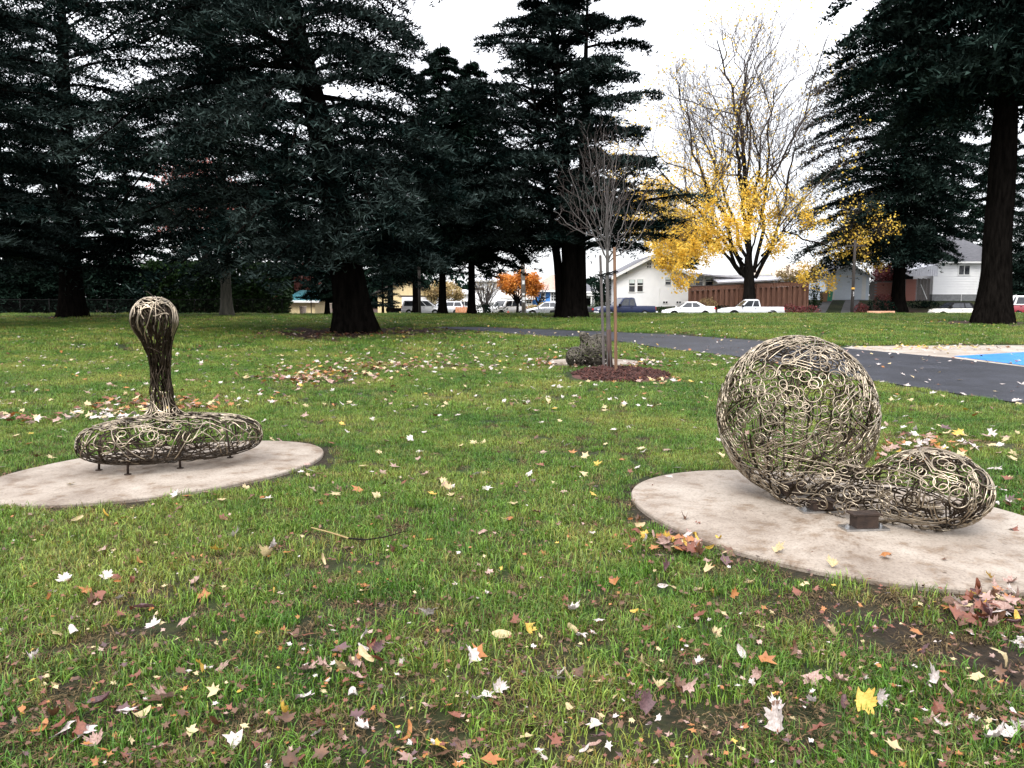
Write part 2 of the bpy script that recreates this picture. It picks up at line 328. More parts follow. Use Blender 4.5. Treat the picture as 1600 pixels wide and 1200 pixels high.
BARE_SPOTS = [(gp(690, 985), .22), (gp(500, 975), .2), (gp(960, 690), .55), (gp(1010, 705), .4), (gp(870, 700), .6), (gp(900, 1100), .5), (gp(300, 1010), .4), (gp(110, 1120), .4), (gp(1080, 1110), .35), (gp(600, 1120), .3)]
def masks(x, y):
    P = np.stack([x, y, 0 * x], -1)
    n = nz1(P, .9); n2 = nz2(P, 3.0)
    near = 1 - ss(4.0, 7.5, y)
    bare = np.clip(ss(.7, 1.9, n + .5 * n2) * .45 + near * ss(-.3, 1.4, n2 + .3 * n) * .55, 0, 1)
    for c, r in BARE_SPOTS:
        d = np.hypot((x - c[0]), (y - c[1]) * .8) / r; bare = np.maximum(bare, (1 - ss(.3, 1.2, d + .25 * n2)) * .6)
    for c in PADS:
        d = pad_dist(x, y, c); bare = np.maximum(bare, (1 - ss(.03, .13, d + .03 * n2)))
    lit = np.zeros_like(x)
    for c, r in TREE_BASES:
        d = np.hypot(x - c[0], (y - c[1])) / r; lit = np.maximum(lit, 1 - ss(.45, 1.05, d + .13 * n2))
    lit = np.maximum(lit, ss(51.5, 54.5, y + .5 * n2) * (1 - ss(-14, -9, x)))
    return bare, lit
xs = np.concatenate([-graded(0, 420, [(8, .16), (14, .4), (40, 1.0), (420, 25)])[:0:-1], graded(0, 420, [(8, .16), (14, .4), (40, 1.0), (420, 25)])])
ys = graded(-30, 900, [(0, 5), (9, .16), (22, .4), (56, .8), (90, 1.0), (120, 5), (900, 60)])
GX, GY = np.meshgrid(xs, ys); GZ = H(GX, GY)
g = MB(); nx, ny = len(xs), len(ys); ii = np.arange(nx - 1)[None] + np.arange(ny - 1)[:, None] * nx
g.add(np.stack([GX, GY, GZ], -1), Q=np.stack([ii, ii + 1, ii + nx + 1, ii + nx], -1).reshape(-1, 4))
me = g.mesh('ground', True); bare, lit = masks(GX.ravel(), GY.ravel())
for nm, arr in (('bare', bare), ('litter', lit)):
    a = me.attributes.new(nm, 'FLOAT', 'POINT'); a.data.foreach_set('value', arr.astype(np.float32))
ground = link('ground', me, M['lawn_ground']); tag(ground, 'wide green lawn dipping to the street behind', 'lawn', kind='structure')

# paths, pavement, blue court, street
def ribbon(up, lo, dz, n=24):
    """sheet between two polylines following the ground"""
    def res(pts, k):
        pts = np.array(pts); s = np.concatenate([[0], np.cumsum(np.linalg.norm(np.diff(pts, axis=0), axis=1))]); u = np.linspace(0, s[-1], k)
        return np.stack([np.interp(u, s, pts[:, i]) for i in range(3)], -1)
    # pair by index so that the crossings stay straight
    U = []; L = []
    for a, b, c, d in zip(up[:-1], up[1:], lo[:-1], lo[1:]):
        for t in np.linspace(0, 1, n, endpoint=False): U.append(a * (1 - t) + b * t); L.append(c * (1 - t) + d * t)
    U.append(up[-1]); L.append(lo[-1]); U = np.array(U); L = np.array(L); k = 9
    V = np.stack([U * (1 - t) + L * t for t in np.linspace(0, 1, k)], 1); V[..., 2] = H(V[..., 0], V[..., 1]) + dz
    m = MB(); i = np.arange(len(U) - 1)[:, None] * k + np.arange(k - 1)[None]
    m.add(V, Q=np.stack([i, i + k, i + k + 1, i + 1], -1).reshape(-1, 4)); return m
tag(ribbon(path_up, path_lo, .014).build('path', M['asphalt_path']), 'dark wet asphalt path curving across the lawn', 'path', kind='structure')
def sheet(poly, dz, name, m, label, cat, step=.6):
    import bmesh
    bm = bmesh.new(); vs = [bm.verts.new((p[0], p[1], 0)) for p in poly]; bm.faces.new(vs)
    for axis in (0, 1):
        lo_, hi_ = min(p[axis] for p in poly), max(p[axis] for p in poly)
        for c in np.arange(lo_ + step, hi_, step):
            no = [0, 0, 0]; no[axis] = 1; co = [0, 0, 0]; co[axis] = c
            bmesh.ops.bisect_plane(bm, geom=bm.verts[:] + bm.edges[:] + bm.faces[:], plane_co=co, plane_no=no)
    for v in bm.verts: v.co.z = float(H(v.co.x, v.co.y)) + dz
    me = bpy.data.meshes.new(name); bm.to_mesh(me); bm.free()
    return tag(link(name, me, m), label, cat, kind='structure')
sheet(PAVE_POLY, .010, 'pavement', M['pavement'], 'pale concrete paving beside the blue court', 'paving')
b0, b1, b2 = gp(1490, 557.5)[:2], gp(1600, 551)[:2], gp(1600, 572)[:2]
BLUE = [b0, b2 , b2 + (b2 - b0) * .8, b1 + np.array([7, .3]), b1]
sheet(BLUE, .018, 'court_surface', M['blue_court'], 'bright blue painted court surface at the path edge', 'court')
st = MB()
for x0, x1 in ((-90, 6), (6, 90)):
    pass
xs2 = np.linspace(-90, 90, 91); ys2 = np.linspace(64.3, 73.2, 10); A, B = np.meshgrid(xs2, ys2); Z = H(A, B) + .01; i = np.arange(90)[None] + np.arange(9)[:, None] * 91
st.add(np.stack([A, B, Z], -1), Q=np.stack([i, i + 1, i + 92, i + 91], -1).reshape(-1, 4))
tag(st.build('street', M['asphalt_street']), 'grey asphalt street running behind the lawn', 'street', kind='structure')

# ------------------------------------------------------------------ concrete pads
def pad(c, label):
    cx, cy, ra, rb, an = c; m = MB(); z = float(H(cx, cy)); k = 120
    f = fbm(int(abs(cx) * 100)); a = np.arange(k) * 2 * pi / k; V = []
    for ins, h in [(0, -.10), (0, .022), (.006, .032), (.02, .036)]:
        w = -ins + .006 * f(np.stack([np.cos(a), np.sin(a), 0 * a], -1), 4)
        u, v = (ra + w) * np.cos(a), (rb + w) * np.sin(a)
        V += list(zip(u * cos(an) - v * sin(an), u * sin(an) + v * cos(an), 0 * u + h))
    Q = [(i * k + j, i * k + (j + 1) % k, (i + 1) * k + (j + 1) % k, (i + 1) * k + j) for i in range(3) for j in range(k)]
    m.add(V, Q=Q, P=[tuple(range(3 * k, 4 * k))])
    o = m.build('concrete_pad', M['concrete'], smooth=True, angle=30); o.location = (cx, cy, z)
    return tag(o, label, 'concrete pad', group='oval sculpture pads')
pad(PADL, 'oval concrete pad under the tall mushroom-headed wire sculpture')
pad(PADR, 'oval concrete pad under the large ball-backed wire sculpture')
pad(PAD3, 'small concrete pad under the distant dark wire sculpture')

# ------------------------------------------------------------------ wire sculptures
def smin(a, b, k):
    h = np.clip(.5 + .5 * (b - a) / k, 0, 1); return b * (1 - h) + a * h - k * h * (1 - h)
def ell(p, c, r, R=None):
    q = p - np.asarray(c)
    if R is not None: q = q @ R
    r = np.asarray(r); k0 = np.linalg.norm(q / r, axis=-1); k1 = np.linalg.norm(q / r ** 2, axis=-1) + 1e-9
    return k0 * (k0 - 1) / k1
def cone(p, a, b, ra, rb):
    a = np.asarray(a); b = np.asarray(b); ab = b - a; t = np.clip(((p - a) @ ab) / (ab @ ab), 0, 1)
    return np.linalg.norm(p - a - t[..., None] * ab, axis=-1) - (ra + (rb - ra) * t)
def sgrad(f, p, e=.004):
    n = len(p); q = np.concatenate([p + d for d in np.eye(3) * e] + [p - d for d in np.eye(3) * e]); v = f(q); return unit(np.stack([v[i * n:(i + 1) * n] - v[(i + 3) * n:(i + 4) * n] for i in range(3)], -1))
def project(f, p, it=4):
    for _ in range(it):
        n = sgrad(f, p); p = p - n * f(p)[:, None]
    return p, sgrad(f, p)
def surf_points(f, lo, hi, n, seed):
    r = np.random.default_rng(seed); p = r.uniform(lo, hi, (n * 6, 3)); d = f(p); p = p[np.abs(d) < .06][:n * 2]
    p, nn = project(f, p); return p[np.abs(f(p)) < .004]
def walk(f, p, d, kap, ds, flow=None, fw=0.):
    """trace rods over the surface; kap[N, steps] is the curvature; returns points and normals [N, steps+1, 3]"""
    p, n = project(f, p); P = [p]; Nn = [n]
    d = unit(d - n * (d * n).sum(1, keepdims=True))
    for i in range(kap.shape[1]):
        q = p + d * ds; n = sgrad(f, q); q = q - n * f(q)[:, None]
        d = d + np.cross(n, d) * (kap[:, i] * ds)[:, None]
        if flow is not None:
            w = flow(q); w = w * np.sign((w * d).sum(1, keepdims=True) + 1e-9); d = d + w * fw * ds
        d = unit(d - n * (d * n).sum(1, keepdims=True)); p = q; P.append(p); Nn.append(n)
    return np.stack(P, 1), np.stack(Nn, 1)
def weave(f, lo, hi, target, seed, ds, motif, flow=None, fw=0., cell=.045, region=None, dark_share=.5):
    """cover a surface with bent rods, always starting where it is still open"""
    r = np.random.default_rng(seed); S = surf_points(f, lo, hi, 6000, seed); rods = []; total = 0
    if region is not None: S = S[region(S)]
    cov = {}
    def key(p): return [tuple(k) for k in np.floor(p / cell).astype(int)]
    while total < target:
        B = 36
        cand = S[r.integers(0, len(S), B * 10)]; sc = np.array([cov.get(k, 0) for k in key(cand)]) + r.random(len(cand)) * .6
        start = cand[np.argsort(sc)[:B]]; Nst = sgrad(f, start); FL = flow(start) if flow is not None else None
        jobs = {True: [], False: []}
        for s, n, i in zip(start, Nst, range(B)):
            kind, kaps, side, rad = motif(r, s); d = unit(np.cross(n, r.normal(size=3)))
            if flow is not None and kind != 'ring' and r.random() < .8 and np.linalg.norm(FL[i]) > .2: d = unit(FL[i] + .45 * r.normal(size=3))
            b = np.cross(n, d); m = len(kaps)
            for q in range(m): jobs[kind == 'ring'].append((kind, s + (q - (m - 1) / 2) * side * b, d, kaps[q], rad))
        for isring, J in jobs.items():
            if not J: continue
            mxl = max(len(jb[3]) for jb in J); K = np.zeros((len(J), mxl))
            for q, jb in enumerate(J): K[q, :len(jb[3])] = jb[3]
            PP, NN = walk(f, np.array([jb[1] for jb in J]), np.array([jb[2] for jb in J]), K, ds, None if isring else flow, fw)
            for jb, p, nn in zip(J, PP, NN):
                p, nn = p[:len(jb[3]) + 1], nn[:len(jb[3]) + 1]
                if np.abs(np.diff(p, axis=0)).max() > ds * 3: continue
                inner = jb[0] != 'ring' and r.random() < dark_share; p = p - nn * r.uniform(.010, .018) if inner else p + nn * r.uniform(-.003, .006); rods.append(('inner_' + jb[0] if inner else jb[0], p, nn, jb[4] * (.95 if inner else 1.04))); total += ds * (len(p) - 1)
                for k in key(p[::2]): cov[k] = cov.get(k, 0) + 1
    return rods
def rod_objects(rods, root, origin, mat_of, k=5, limit=290):
    """each rod its own part (the longest first), the surplus joined"""
    cnt = {}; rest = MB(); rest2 = MB(); order = sorted(range(len(rods)), key=lambda i: -len(rods[i][1]) + (40 if rods[i][0] == 'ring' else 0)); nrest = 0
    for i in order:
        kind, p, nn, rad = rods[i]; c = cnt.get(kind, 0); m = MB(); q = p - origin
        if c < limit:
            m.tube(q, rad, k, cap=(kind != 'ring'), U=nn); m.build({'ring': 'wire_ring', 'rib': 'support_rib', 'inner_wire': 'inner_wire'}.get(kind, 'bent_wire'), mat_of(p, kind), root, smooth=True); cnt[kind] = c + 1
        elif kind == 'inner_wire': rest2.tube(q, rad, 4, cap=False, U=nn)
        else: rest.tube(q, rad, 4, cap=False, U=nn); nrest += 1
    if nrest: tag(rest.build('wire_lattice', M['wire_steel'], root, smooth=True), kind='stuff')
    if rest2.n: tag(rest2.build('inner_lattice', M['wire_dark'], root, smooth=True), kind='stuff')
def smooth_noise(r, n, amp, corr):
    k = max(2, int(n / corr) + 2); return np.interp(np.linspace(0, k - 1, n), np.arange(k), r.normal(size=k) * amp)
def motif_loops(r, s):
    u = r.random()
    if u < .70:
        q = r.choice([.021, .026, .033, .043, .06], p=[.2, .3, .25, .15, .10]); n = int(2 * pi * q / .012) + 1; return 'ring', [np.full(n, 1 / q)], 0, .0047
    if u < .86:
        n = int(r.uniform(.15, .36) / .012); k = smooth_noise(r, n, 2.5, 14); m = int(r.integers(2, 6)); return 'wire', [k + r.normal() * .3 for _ in range(m)], r.uniform(.020, .030), .0049
    n = int(r.uniform(.15, .45) / .012); k = smooth_noise(r, n, 19, 6); return 'wire', [k], 0, .0049

# --- large sculpture with a ball for a back and a low bulb for a seat
FRONT = 'large wire sculpture, a big openwork ball curving down into a low bulb seat'
bc = at(1243, 650, 6.22); lc = at(1462, 763, 5.34)
n1 = at(1262, 742, 6.0); n2 = at(1342, 777, 5.62)
yaw = math.atan2(lc[1] - bc[1], lc[0] - bc[0]); RB = np.array(Matrix.Rotation(yaw, 3, 'Z'))
def f_big(p):
    a = ell(p, bc, (.615, .56, .625), RB); b = cone(p, n1, n2, .28, .185); c = ell(p, lc + np.array([-.02, 0, 0]), (.37, .30, .262), RB)
    d = cone(p, n2, lc - np.array([.06, 0, .03]), 0.185, .21)
    return smin(smin(a, smin(b, d, .06), .09), c, .10)
axis_big = [(n1, unit(n2 - n1)), (n2, unit(lc - n2))]
def flow_big(p):
    w = np.zeros_like(p)
    for c, d in ((n1 + (n2 - n1) * .5, unit(n2 - n1 + np.array([0, 0, .1]))), (n2, unit(lc - n1))):
        g_ = np.exp(-(((p - c) ** 2).sum(1) / .30 ** 2)); w += g_[:, None] * d
    return w * 12
root = empty('wire_sculpture', (n2[0], n2[1], H(n2[0], n2[1]) + .036), 0, FRONT, 'sculpture')
org = np.array(root.location)
lo_ = np.minimum(bc - .75, lc - .6); hi_ = np.maximum(bc + .75, lc + .6)
rods = weave(f_big, lo_, hi_, 440, 21, .012, motif_loops, flow_big, .6)
for k in range(9):   # heavier ribs bent round the form
    a = k / 9 * pi; s = bc + .5 * np.array([cos(a), sin(a), 0]); P, Nn = walk(f_big, s[None], np.array([[0., 0, -1]]), np.zeros((1, 150)), .012); rods.append(('rib', P[0] - Nn[0] * .012, Nn[0], .0075))
for k in range(5):
    s = lc + np.array([.1 * k - .2, 0, -.2]); P, Nn = walk(f_big, s[None], unit(lc - n1)[None] + np.array([[0, .6 * (k - 2), 0]]), np.zeros((1, 90)), .012); rods.append(('rib', P[0] - Nn[0] * .012, Nn[0], .0075))
rod_objects(rods, root, org, lambda p, k: M['wire_dark'] if k in ('inner_wire', 'rib') or (p[:, 2].mean() < .30 and int(abs(p[0, 1]) * 1e4) % 10 < 4) else M['wire_steel'])  # inner rods and some low ones take painted shade; ribs are dark too
def foot(px, py, topz, rot, root, org, s=1.0):
    g0 = gp(px, py); z = .036; c = np.array([g0[0], g0[1], z]) - org
    R = np.array(Matrix.Rotation(rot, 3, 'Z'))
    def bxr(m, x, y, z0, z1):
        B = [np.array([a, b, 0]) @ R.T + c for a, b in ((-x, -y), (x, -y), (x, y), (-x, y))]; m.hexa([v + [0, 0, z0] for v in B], [v + [0, 0, z1] for v in B]); return m
    pl = bxr(MB(), .15 * s, .065 * s, .001, .014).build('base_plate', M['plate_steel'], root)
    for sx in (-.115, .115):
        q = np.array([sx * s, 0, 0]) @ R.T + c; MB().lathe([(.016, .0145), (.016, .026), (.009, .0262), (.009, .036)], (q[0], q[1], q[2]), 6).build('bolt', M['plate_steel'], pl)
    st = bxr(MB(), .075 * s, .05 * s, .0145, topz).build('support_post', M['rusty_steel'], root)
    bxr(MB(), .10 * s, .055 * s, topz + .0005, topz + .012).build('saddle_plate', M['rusty_steel'], st)
foot(1349, 834, .10, .08, root, org); foot(1281, 806, .075, .08, root, org); foot(1236, 782, .10, .08, root, org)

# --- sculpture with a broad cushion base and a column ending in a rounded head
c1 = np.array([-3.17, 7.40, .29]); ang = .46; RC = np.array(Matrix.Rotation(ang, 3, 'Z'))
top = at(241, 497, 7.45); neck = at(250, 560, 7.45); mid = at(252, 610, 7.45); foot_c = np.array([at(257, 650, 7.45)[0], 7.45, .40])
def f_disc(p):
    q = (p - c1) @ RC; x, y, z = q[:, 0], q[:, 1], q[:, 2]
    bend = y + .16 * (x / .77) ** 2 * 0.6
    rr = np.sqrt((x / .79) ** 2 + (bend / .50) ** 2); e = (np.abs(rr) ** 3.0 + np.abs(z / .195) ** 3.0 + 1e-9) ** (1 / 3.0)
    d = (e - 1) * .17 
    col = smin(cone(p, foot_c, mid, .125, .085), smin(cone(p, mid, neck, .085, .082), cone(p, neck, top - np.array([0, 0, .06]), .082, .175), .04), .04)
    hd = ell(p, top, (.200, .200, .198)); s = smin(col, hd, .05)
    return smin(d, s, .13)
def flow_col(p):
    w = np.zeros_like(p); h = ss(.48, .62, p[:, 2]) * (1 - ss(1.30, 1.42, p[:, 2])); w[:, 2] = h * 14; return w
root2 = empty('wire_sculpture', (c1[0], c1[1], .036), 0, 'tall wire sculpture with round head on a column rising from a cushion base', 'sculpture'); org2 = np.array(root2.location)
def motif_disc(r, s):
    if s[2] > 1.36:
        n = int(r.uniform(.10, .24) / .012); return 'wire', [smooth_noise(r, n, 22, 4)], 0, .0066
    if s[2] > .55:
        n = int(r.uniform(.25, .6) / .012); return 'wire', [smooth_noise(r, n, 6, 6)], 0, .0056
    if s[2] < .26 and r.random() < .75:
        n = int(r.uniform(.3, .7) / .012); return 'wire', [smooth_noise(r, n, 3, 10)], 0, .0052
    u = r.random()
    if u < .35: return motif_loops(r, s)
    n = int(r.uniform(.12, .34) / .012); return 'wire', [smooth_noise(r, n, 16, 6)], 0, .0052
rods = weave(f_disc, np.array([-4.1, 6.6, .05]), np.array([-2.2, 8.2, 1.7]), 190, 33, .012, motif_disc, flow_col, 1.0, cell=.05)
rods += weave(f_disc, np.array([-4.1, 6.6, .05]), np.array([-2.2, 8.2, 1.7]), 85, 34, .012, motif_disc, flow_col, 1.0, cell=.04, region=lambda p: (p[:, 2] > .5) & (p[:, 2] < 1.36))
MB_ = None
rod_objects(rods, root2, org2, lambda p, k: M['wire_steel'] if k != 'inner_wire' and ((.27 < p[:, 2].mean() < .66) or p[:, 2].mean() > 1.40) else M['wire_dark'])  # inner, underside and column rods take the darker copy as painted shade
fc = np.array([c1[0], c1[1], 0])
for px, py in [(155, 741), (200, 748), (282, 738), (360, 721), (372, 709), (180, 716), (260, 702)]:
    g0 = gp(px, py); b = np.array([g0[0], g0[1], .036]) - org2; inn = unit(fc - np.array([g0[0], g0[1], 0])) * .03
    lg = MB().tube([b + [0, 0, .006], b + inn * .3 + [0, 0, .12], b + inn + [0, 0, .32]], [.011, .011, .010], 8).build('leg', M['rusty_steel'], root2, smooth=True)
    MB().lathe([(.03, .0005), (.03, .008), (.012, .0085)], b, 12).build('foot_plate', M['rusty_steel'], lg)
tip = at(236, 462, 7.45) - org2
MB().tube([tip + [.03, 0, -.02], tip + [0, 0, .01], tip + [-.03, 0, .035], tip + [-.05, 0, .04]], [.004, .004, .003, .002], 5).build('loose_wire_end', M['wire_dark'], root2)

# --- small distant sculpture
P3 = gp(925, 573); o3 = np.array([P3[0], P3[1], float(H(P3[0], P3[1]))]); D3 = P3[1]
s1, s2, s3, s4 = at(928, 551, D3 + .1), at(899, 558, D3), at(911, 525, D3 + .1), at(936, 542, D3 + .15)
def f_small(p):
    return smin(smin(ell(p, s1, (.36, .27, .31)), ell(p, s2, (.21, .24, .22)), .08), smin(cone(p, s1, s3, .24, .09), ell(p, s4, (.27, .22, .29)), .06), .05)
root3 = empty('wire_sculpture', (o3[0], o3[1], o3[2] + .036), 0, 'small dense dark wire sculpture by the path, partly behind the staked sapling', 'sculpture'); org3 = np.array(root3.location)
rods = weave(f_small, o3 + [-.9, -.8, 0], o3 + [.9, .9, 1.1], 150, 5, .025, lambda r, s: ('wire', [smooth_noise(r, 18, 14, 4)], 0, .009), None, 0, cell=.05)
rest = MB()
for kind, p, nn, rad in rods: rest.tube(p - org3, rad, 4, cap=False, U=nn)
tag(rest.build('wire_lattice', M['wire_grey'], root3, smooth=True), kind='stuff')
for px, py in [(893, 574), (903, 575), (920, 574), (940, 573)]:
    g0 = gp(px, py); b = np.array([g0[0], g0[1] + .15, H(g0[0], g0[1]) + .037]) - org3
    MB().box(b[0] - .05, b[0] + .05, b[1] - .05, b[1] + .05, b[2], b[2] + .16).build('support_post', M['rusty_steel'], root3)

# ------------------------------------------------------------------ trees
def blades(P, D, L, W, r, up=.25, spread=.6, flat=.45):
    """single small pointed faces at P along D"""
    n = len(P); d = unit(D + spread * r.normal(size=(n, 3)) + np.array([0, 0, up])); s = unit(np.cross(d, np.array([0, 0, 1.]) + flat * r.normal(size=(n, 3))))
    L = L * r.uniform(.6, 1.3, n)[:, None]; W = W * r.uniform(.6, 1.3, n)[:, None]
    V = np.stack([P - s * W * .5 - d * L * .2, P + s * W * .5 - d * L * .15, P + d * L * .9], 1).reshape(-1, 3)
    return V, np.arange(3 * n).reshape(-1, 3)
def trunk_mesh(pts, rad, seed, k=20, flare=1.6, ridge=.05):
    """tapered stem with a flared, ridged foot"""
    pts = np.array(pts, float); s = np.concatenate([[0], np.cumsum(np.linalg.norm(np.diff(pts, axis=0), axis=1))])
    u = np.concatenate([np.linspace(0, min(2.5, s[-1] * .3), 10), np.linspace(min(2.5, s[-1] * .3), s[-1], 22)[1:]])
    C = np.stack([np.interp(u, s, pts[:, i]) for i in range(3)], -1); R = np.interp(u, s, rad); f = fbm(seed); a = np.arange(k) * 2 * pi / k
    ph = np.random.default_rng(seed).uniform(0, 6, 3)
    V = []
    for c, r, h in zip(C, R, u):
        fl = 1 + (flare - 1) * np.exp(-h / (1.2 * rad[0] + .2))
        lob = 1 + .13 * np.exp(-h / (rad[0] + .3)) * (np.sin(5 * a + ph[0]) + .6 * np.sin(3 * a + ph[1]))
        rr = r * fl * lob * (1 + ridge * f(np.stack([np.cos(a) * 3, np.sin(a) * 3, 0 * a + h * .5], -1), 1.5))
        V.append(np.stack([c[0] + rr * np.cos(a), c[1] + rr * np.sin(a), 0 * a + c[2] - (.15 if h == 0 else 0)], -1))
    n = len(C); i = np.arange(n - 1)[:, None] * k; j = np.arange(k)[None]; j2 = (j + 1) % k
    m = MB(); m.add(np.array(V), Q=np.stack([i + j, i + j2, i + k + j2, i + k + j], -1).reshape(-1, 4)); return m
def conifer(name, label, base, top, trad, env, nlimb, nblade, mats, seed, lean=(0, 0), z_lo=2.5, rise=.15, droop=.35, L=.30, W=.10, stems=None, up=.25, twig_droop=.12, group='tall conifers around the lawn', vis=1e9, spread=.6, bias=.3, fan=1.0):
    """limbs in tiers carrying flat sprays of needles; env: rows (height, reach to the left, reach to the right)"""
    r = np.random.default_rng(seed); base = np.array([base[0], base[1], float(H(base[0], base[1]))])
    root = empty(name, base, 0, label, 'tree', group)
    env = np.array(env, float); m = MB()
    stems = stems or [((0, 0), lean, 1.0, 1.0)]
    tm = MB(); axes = []
    for k, ((ox, oy), ln, hf, rf) in enumerate(stems):
        pts = [(ox, oy, 0), (ox + ln[0] * .12, oy + ln[1] * .12, top * .2 * hf), (ox + ln[0] * .5, oy + ln[1] * .5, top * .55 * hf), (ox + ln[0], oy + ln[1], top * hf)]
        t_ = trunk_mesh(pts, [trad * rf, trad * rf * .84, trad * rf * .5, .03], seed + k, flare=1.5); tm.add(np.vstack(t_.v), Q=np.vstack(t_.q)); axes.append(np.array(pts))
    tm.build('trunk', M[mats[1]], root, smooth=True)
    BP, BD = [], []; per = max(20, nblade // (nlimb * 15))
    for i in range(nlimb):
        f = (i + r.random()) / nlimb; z = z_lo + (top * .985 - z_lo) * f ** (1.0 + bias); ax = axes[r.integers(len(axes))]
        if z > ax[-1][2] * .98: ax = axes[0]
        az = i * 2.39996 + r.normal() * .3; ca, sa = cos(az), sin(az)
        rl, rr_ = np.interp(z, env[:, 0], env[:, 1]), np.interp(z, env[:, 0], env[:, 2])
        rx, ry = (rr_ if ca > 0 else rl), .45 * (rl + rr_); ln = 1 / sqrt((ca / rx) ** 2 + (sa / ry) ** 2) * r.uniform(.78, 1.12)
        if ln < .15: continue
        c0 = np.array([np.interp(z, ax[:, 2], ax[:, 0]), np.interp(z, ax[:, 2], ax[:, 1]), z]); d = np.array([ca, sa, 0]); sd = np.array([-sa, ca, 0])
        t = np.linspace(0, 1, 9); ri = rise * r.uniform(.5, 1.5); dr = droop * r.uniform(.6, 1.3); sw = r.normal() * .08
        P = c0 + d * (ln * t)[:, None] + sd * (ln * sw * t ** 2)[:, None]; P[:, 2] += ln * (ri * t - dr * t ** 2.3)
        P[:, 2] = np.maximum(P[:, 2], .9 + .5 * r.random())
        m.tube(P[::2], np.interp(t[::2], [0, 1], [.028 * ln ** .7 * (1 + .3 * (1 - f)) + .008, .012]), 5, cap=False)
        thin = 1.0 if c0[2] < vis else .45
        nl = int(ln * 16); u = .15 + .85 * r.random(nl); BP.append(np.stack([np.interp(u, t, P[:, k]) for k in range(3)], -1) + r.normal(size=(nl, 3)) * .08); BD.append(np.repeat(d[None], nl, 0) + r.normal(size=(nl, 1)) * sd)
        nb = max(6, int((6 + ln * 3.0) * (.6 + .4 * thin))); nsub = int(per * thin * 15 / nb)
        for b in range(nb):
            tb = .12 + .88 * (b + r.random()) / nb; c = np.array([np.interp(tb, t, P[:, k]) for k in range(3)]); sgn = 1 if b % 2 else -1
            l2 = ln * (.40 * (1 - tb) + .13) * r.uniform(.6, 1.2) * fan + .12; an = r.uniform(.5, 1.15)
            dd = d * cos(an) + sd * sgn * sin(an); tt = np.linspace(0, 1, 4); Q = c + dd * (l2 * tt)[:, None]; Q[:, 2] += l2 * (r.uniform(-.05, .12) * tt - twig_droop * tt ** 2 * 2 * r.uniform(.4, 1.4))
            if r.random() < .4: m.tube(Q[[0, 2, 3]], [.016, .010, .005], 3, cap=False)
            n = int(nsub * (.5 + l2 / (ln * .35 + .12) * .5)); u = r.random(n) ** .8
            p = np.stack([np.interp(u, tt, Q[:, k]) for k in range(3)], -1); lat = np.cross(dd, [0, 0, 1]); p = p + lat * (r.normal(size=(n, 1)) * (.10 + .12 * l2)) + r.normal(size=(n, 3)) * .035
            p[:, 2] -= np.abs(r.normal(size=n)) * twig_droop * .35
            BP.append(p); BD.append(np.repeat(dd[None], n, 0) + lat * np.sign(r.normal(size=(n, 1))) * .6)
    m.build('branches', M[mats[1]], root, smooth=True)
    P = np.vstack(BP); V, T = blades(P, np.vstack(BD), L, W, r, up, spread)
    cr = MB(); cr.add(V, T=T); cr.build('crown', M[mats[0]], root); return root
CED = ('needles_cedar', 'bark_conifer'); FIR = ('needles_fir', 'bark_conifer'); DRK = ('needles_dark', 'bark_conifer')
conifer('cedar_tree', 'great cedar with thick black trunk and blue-green sprays, nearest of the left conifers', gp(555, 519), 23, .66, [(2, 6, 3.2), (4, 9.2, 4.6), (9, 9, 5.4), (14, 8, 5), (20, 4.5, 3.5), (23, .6, .6)], 116, 225000, CED, 101, twig_droop=.18, L=.25, W=.068, lean=(-4.6, .5), z_lo=2.9, rise=.28, droop=.5, vis=15)
conifer('cedar_tree', 'cedar with several black stems tapering to a spiky top beside the staked sapling', gp(893, 496), 20.4, .5, [(2, 5.2, 5), (5, 7.6, 6.8), (9, 6.8, 5.6), (13, 5.2, 4.0), (17, 3.2, 2.4), (20.4, .9, .8)], 130, 120000, CED, 102, z_lo=3.8, rise=.38, droop=.30, stems=[((0, 0), (-1.5, 0), 1, 1.05), ((.45, .1), (.35, .2), .96, .75), ((-.55, .3), (-2.2, .6), .8, .55)], vis=21)
conifer('cedar_tree', 'cedar with pale slender trunk standing in front of the clipped hedge', gp(355, 494), 21, .32, [(3, 4.2, 4.6), (6, 6.0, 5.6), (11, 5.4, 5.2), (16, 3.8, 3.6), (21, .3, .3)], 84, 84000, ('needles_cedar', 'bark_pale'), 103, twig_droop=.22, z_lo=4.6, rise=.2, droop=.42, vis=21)
conifer('cedar_tree', 'cedar with dark bare-sided trunk and upswept limbs in the left shadows', (XP(112, 46), 46), 24, .62, [(2, 6, 4.6), (5, 6.6, 5.6), (10, 6.6, 5.6), (16, 6, 5), (24, .6, .6)], 80, 72000, CED, 104, twig_droop=.22, z_lo=2.6, rise=.45, droop=.38, vis=19, lean=(.6, 0))
conifer('cedar_tree', 'cedar at the left edge with layered plates of pale-tipped foliage', (XP(-70, 34), 34), 21, .5, [(2, 4, 5.2), (6, 5, 6.2), (10, 5, 6.0), (15, 4, 4.6), (21, .3, .3)], 76, 130000, CED, 105, L=.24, W=.075, z_lo=3, rise=.12, droop=.22, vis=15, twig_droop=.05)
conifer('spruce_tree', 'slim conifer with bare black trunk, left one of the pair before the white vans', gp(692, 492), 17, .24, [(2, 3, 2.4), (4, 4.4, 3.6), (8, 4.4, 3.6), (13, 3.0, 2.6), (17, .2, .2)], 80, 75000, DRK, 106, z_lo=3.8, rise=.15, droop=.5)
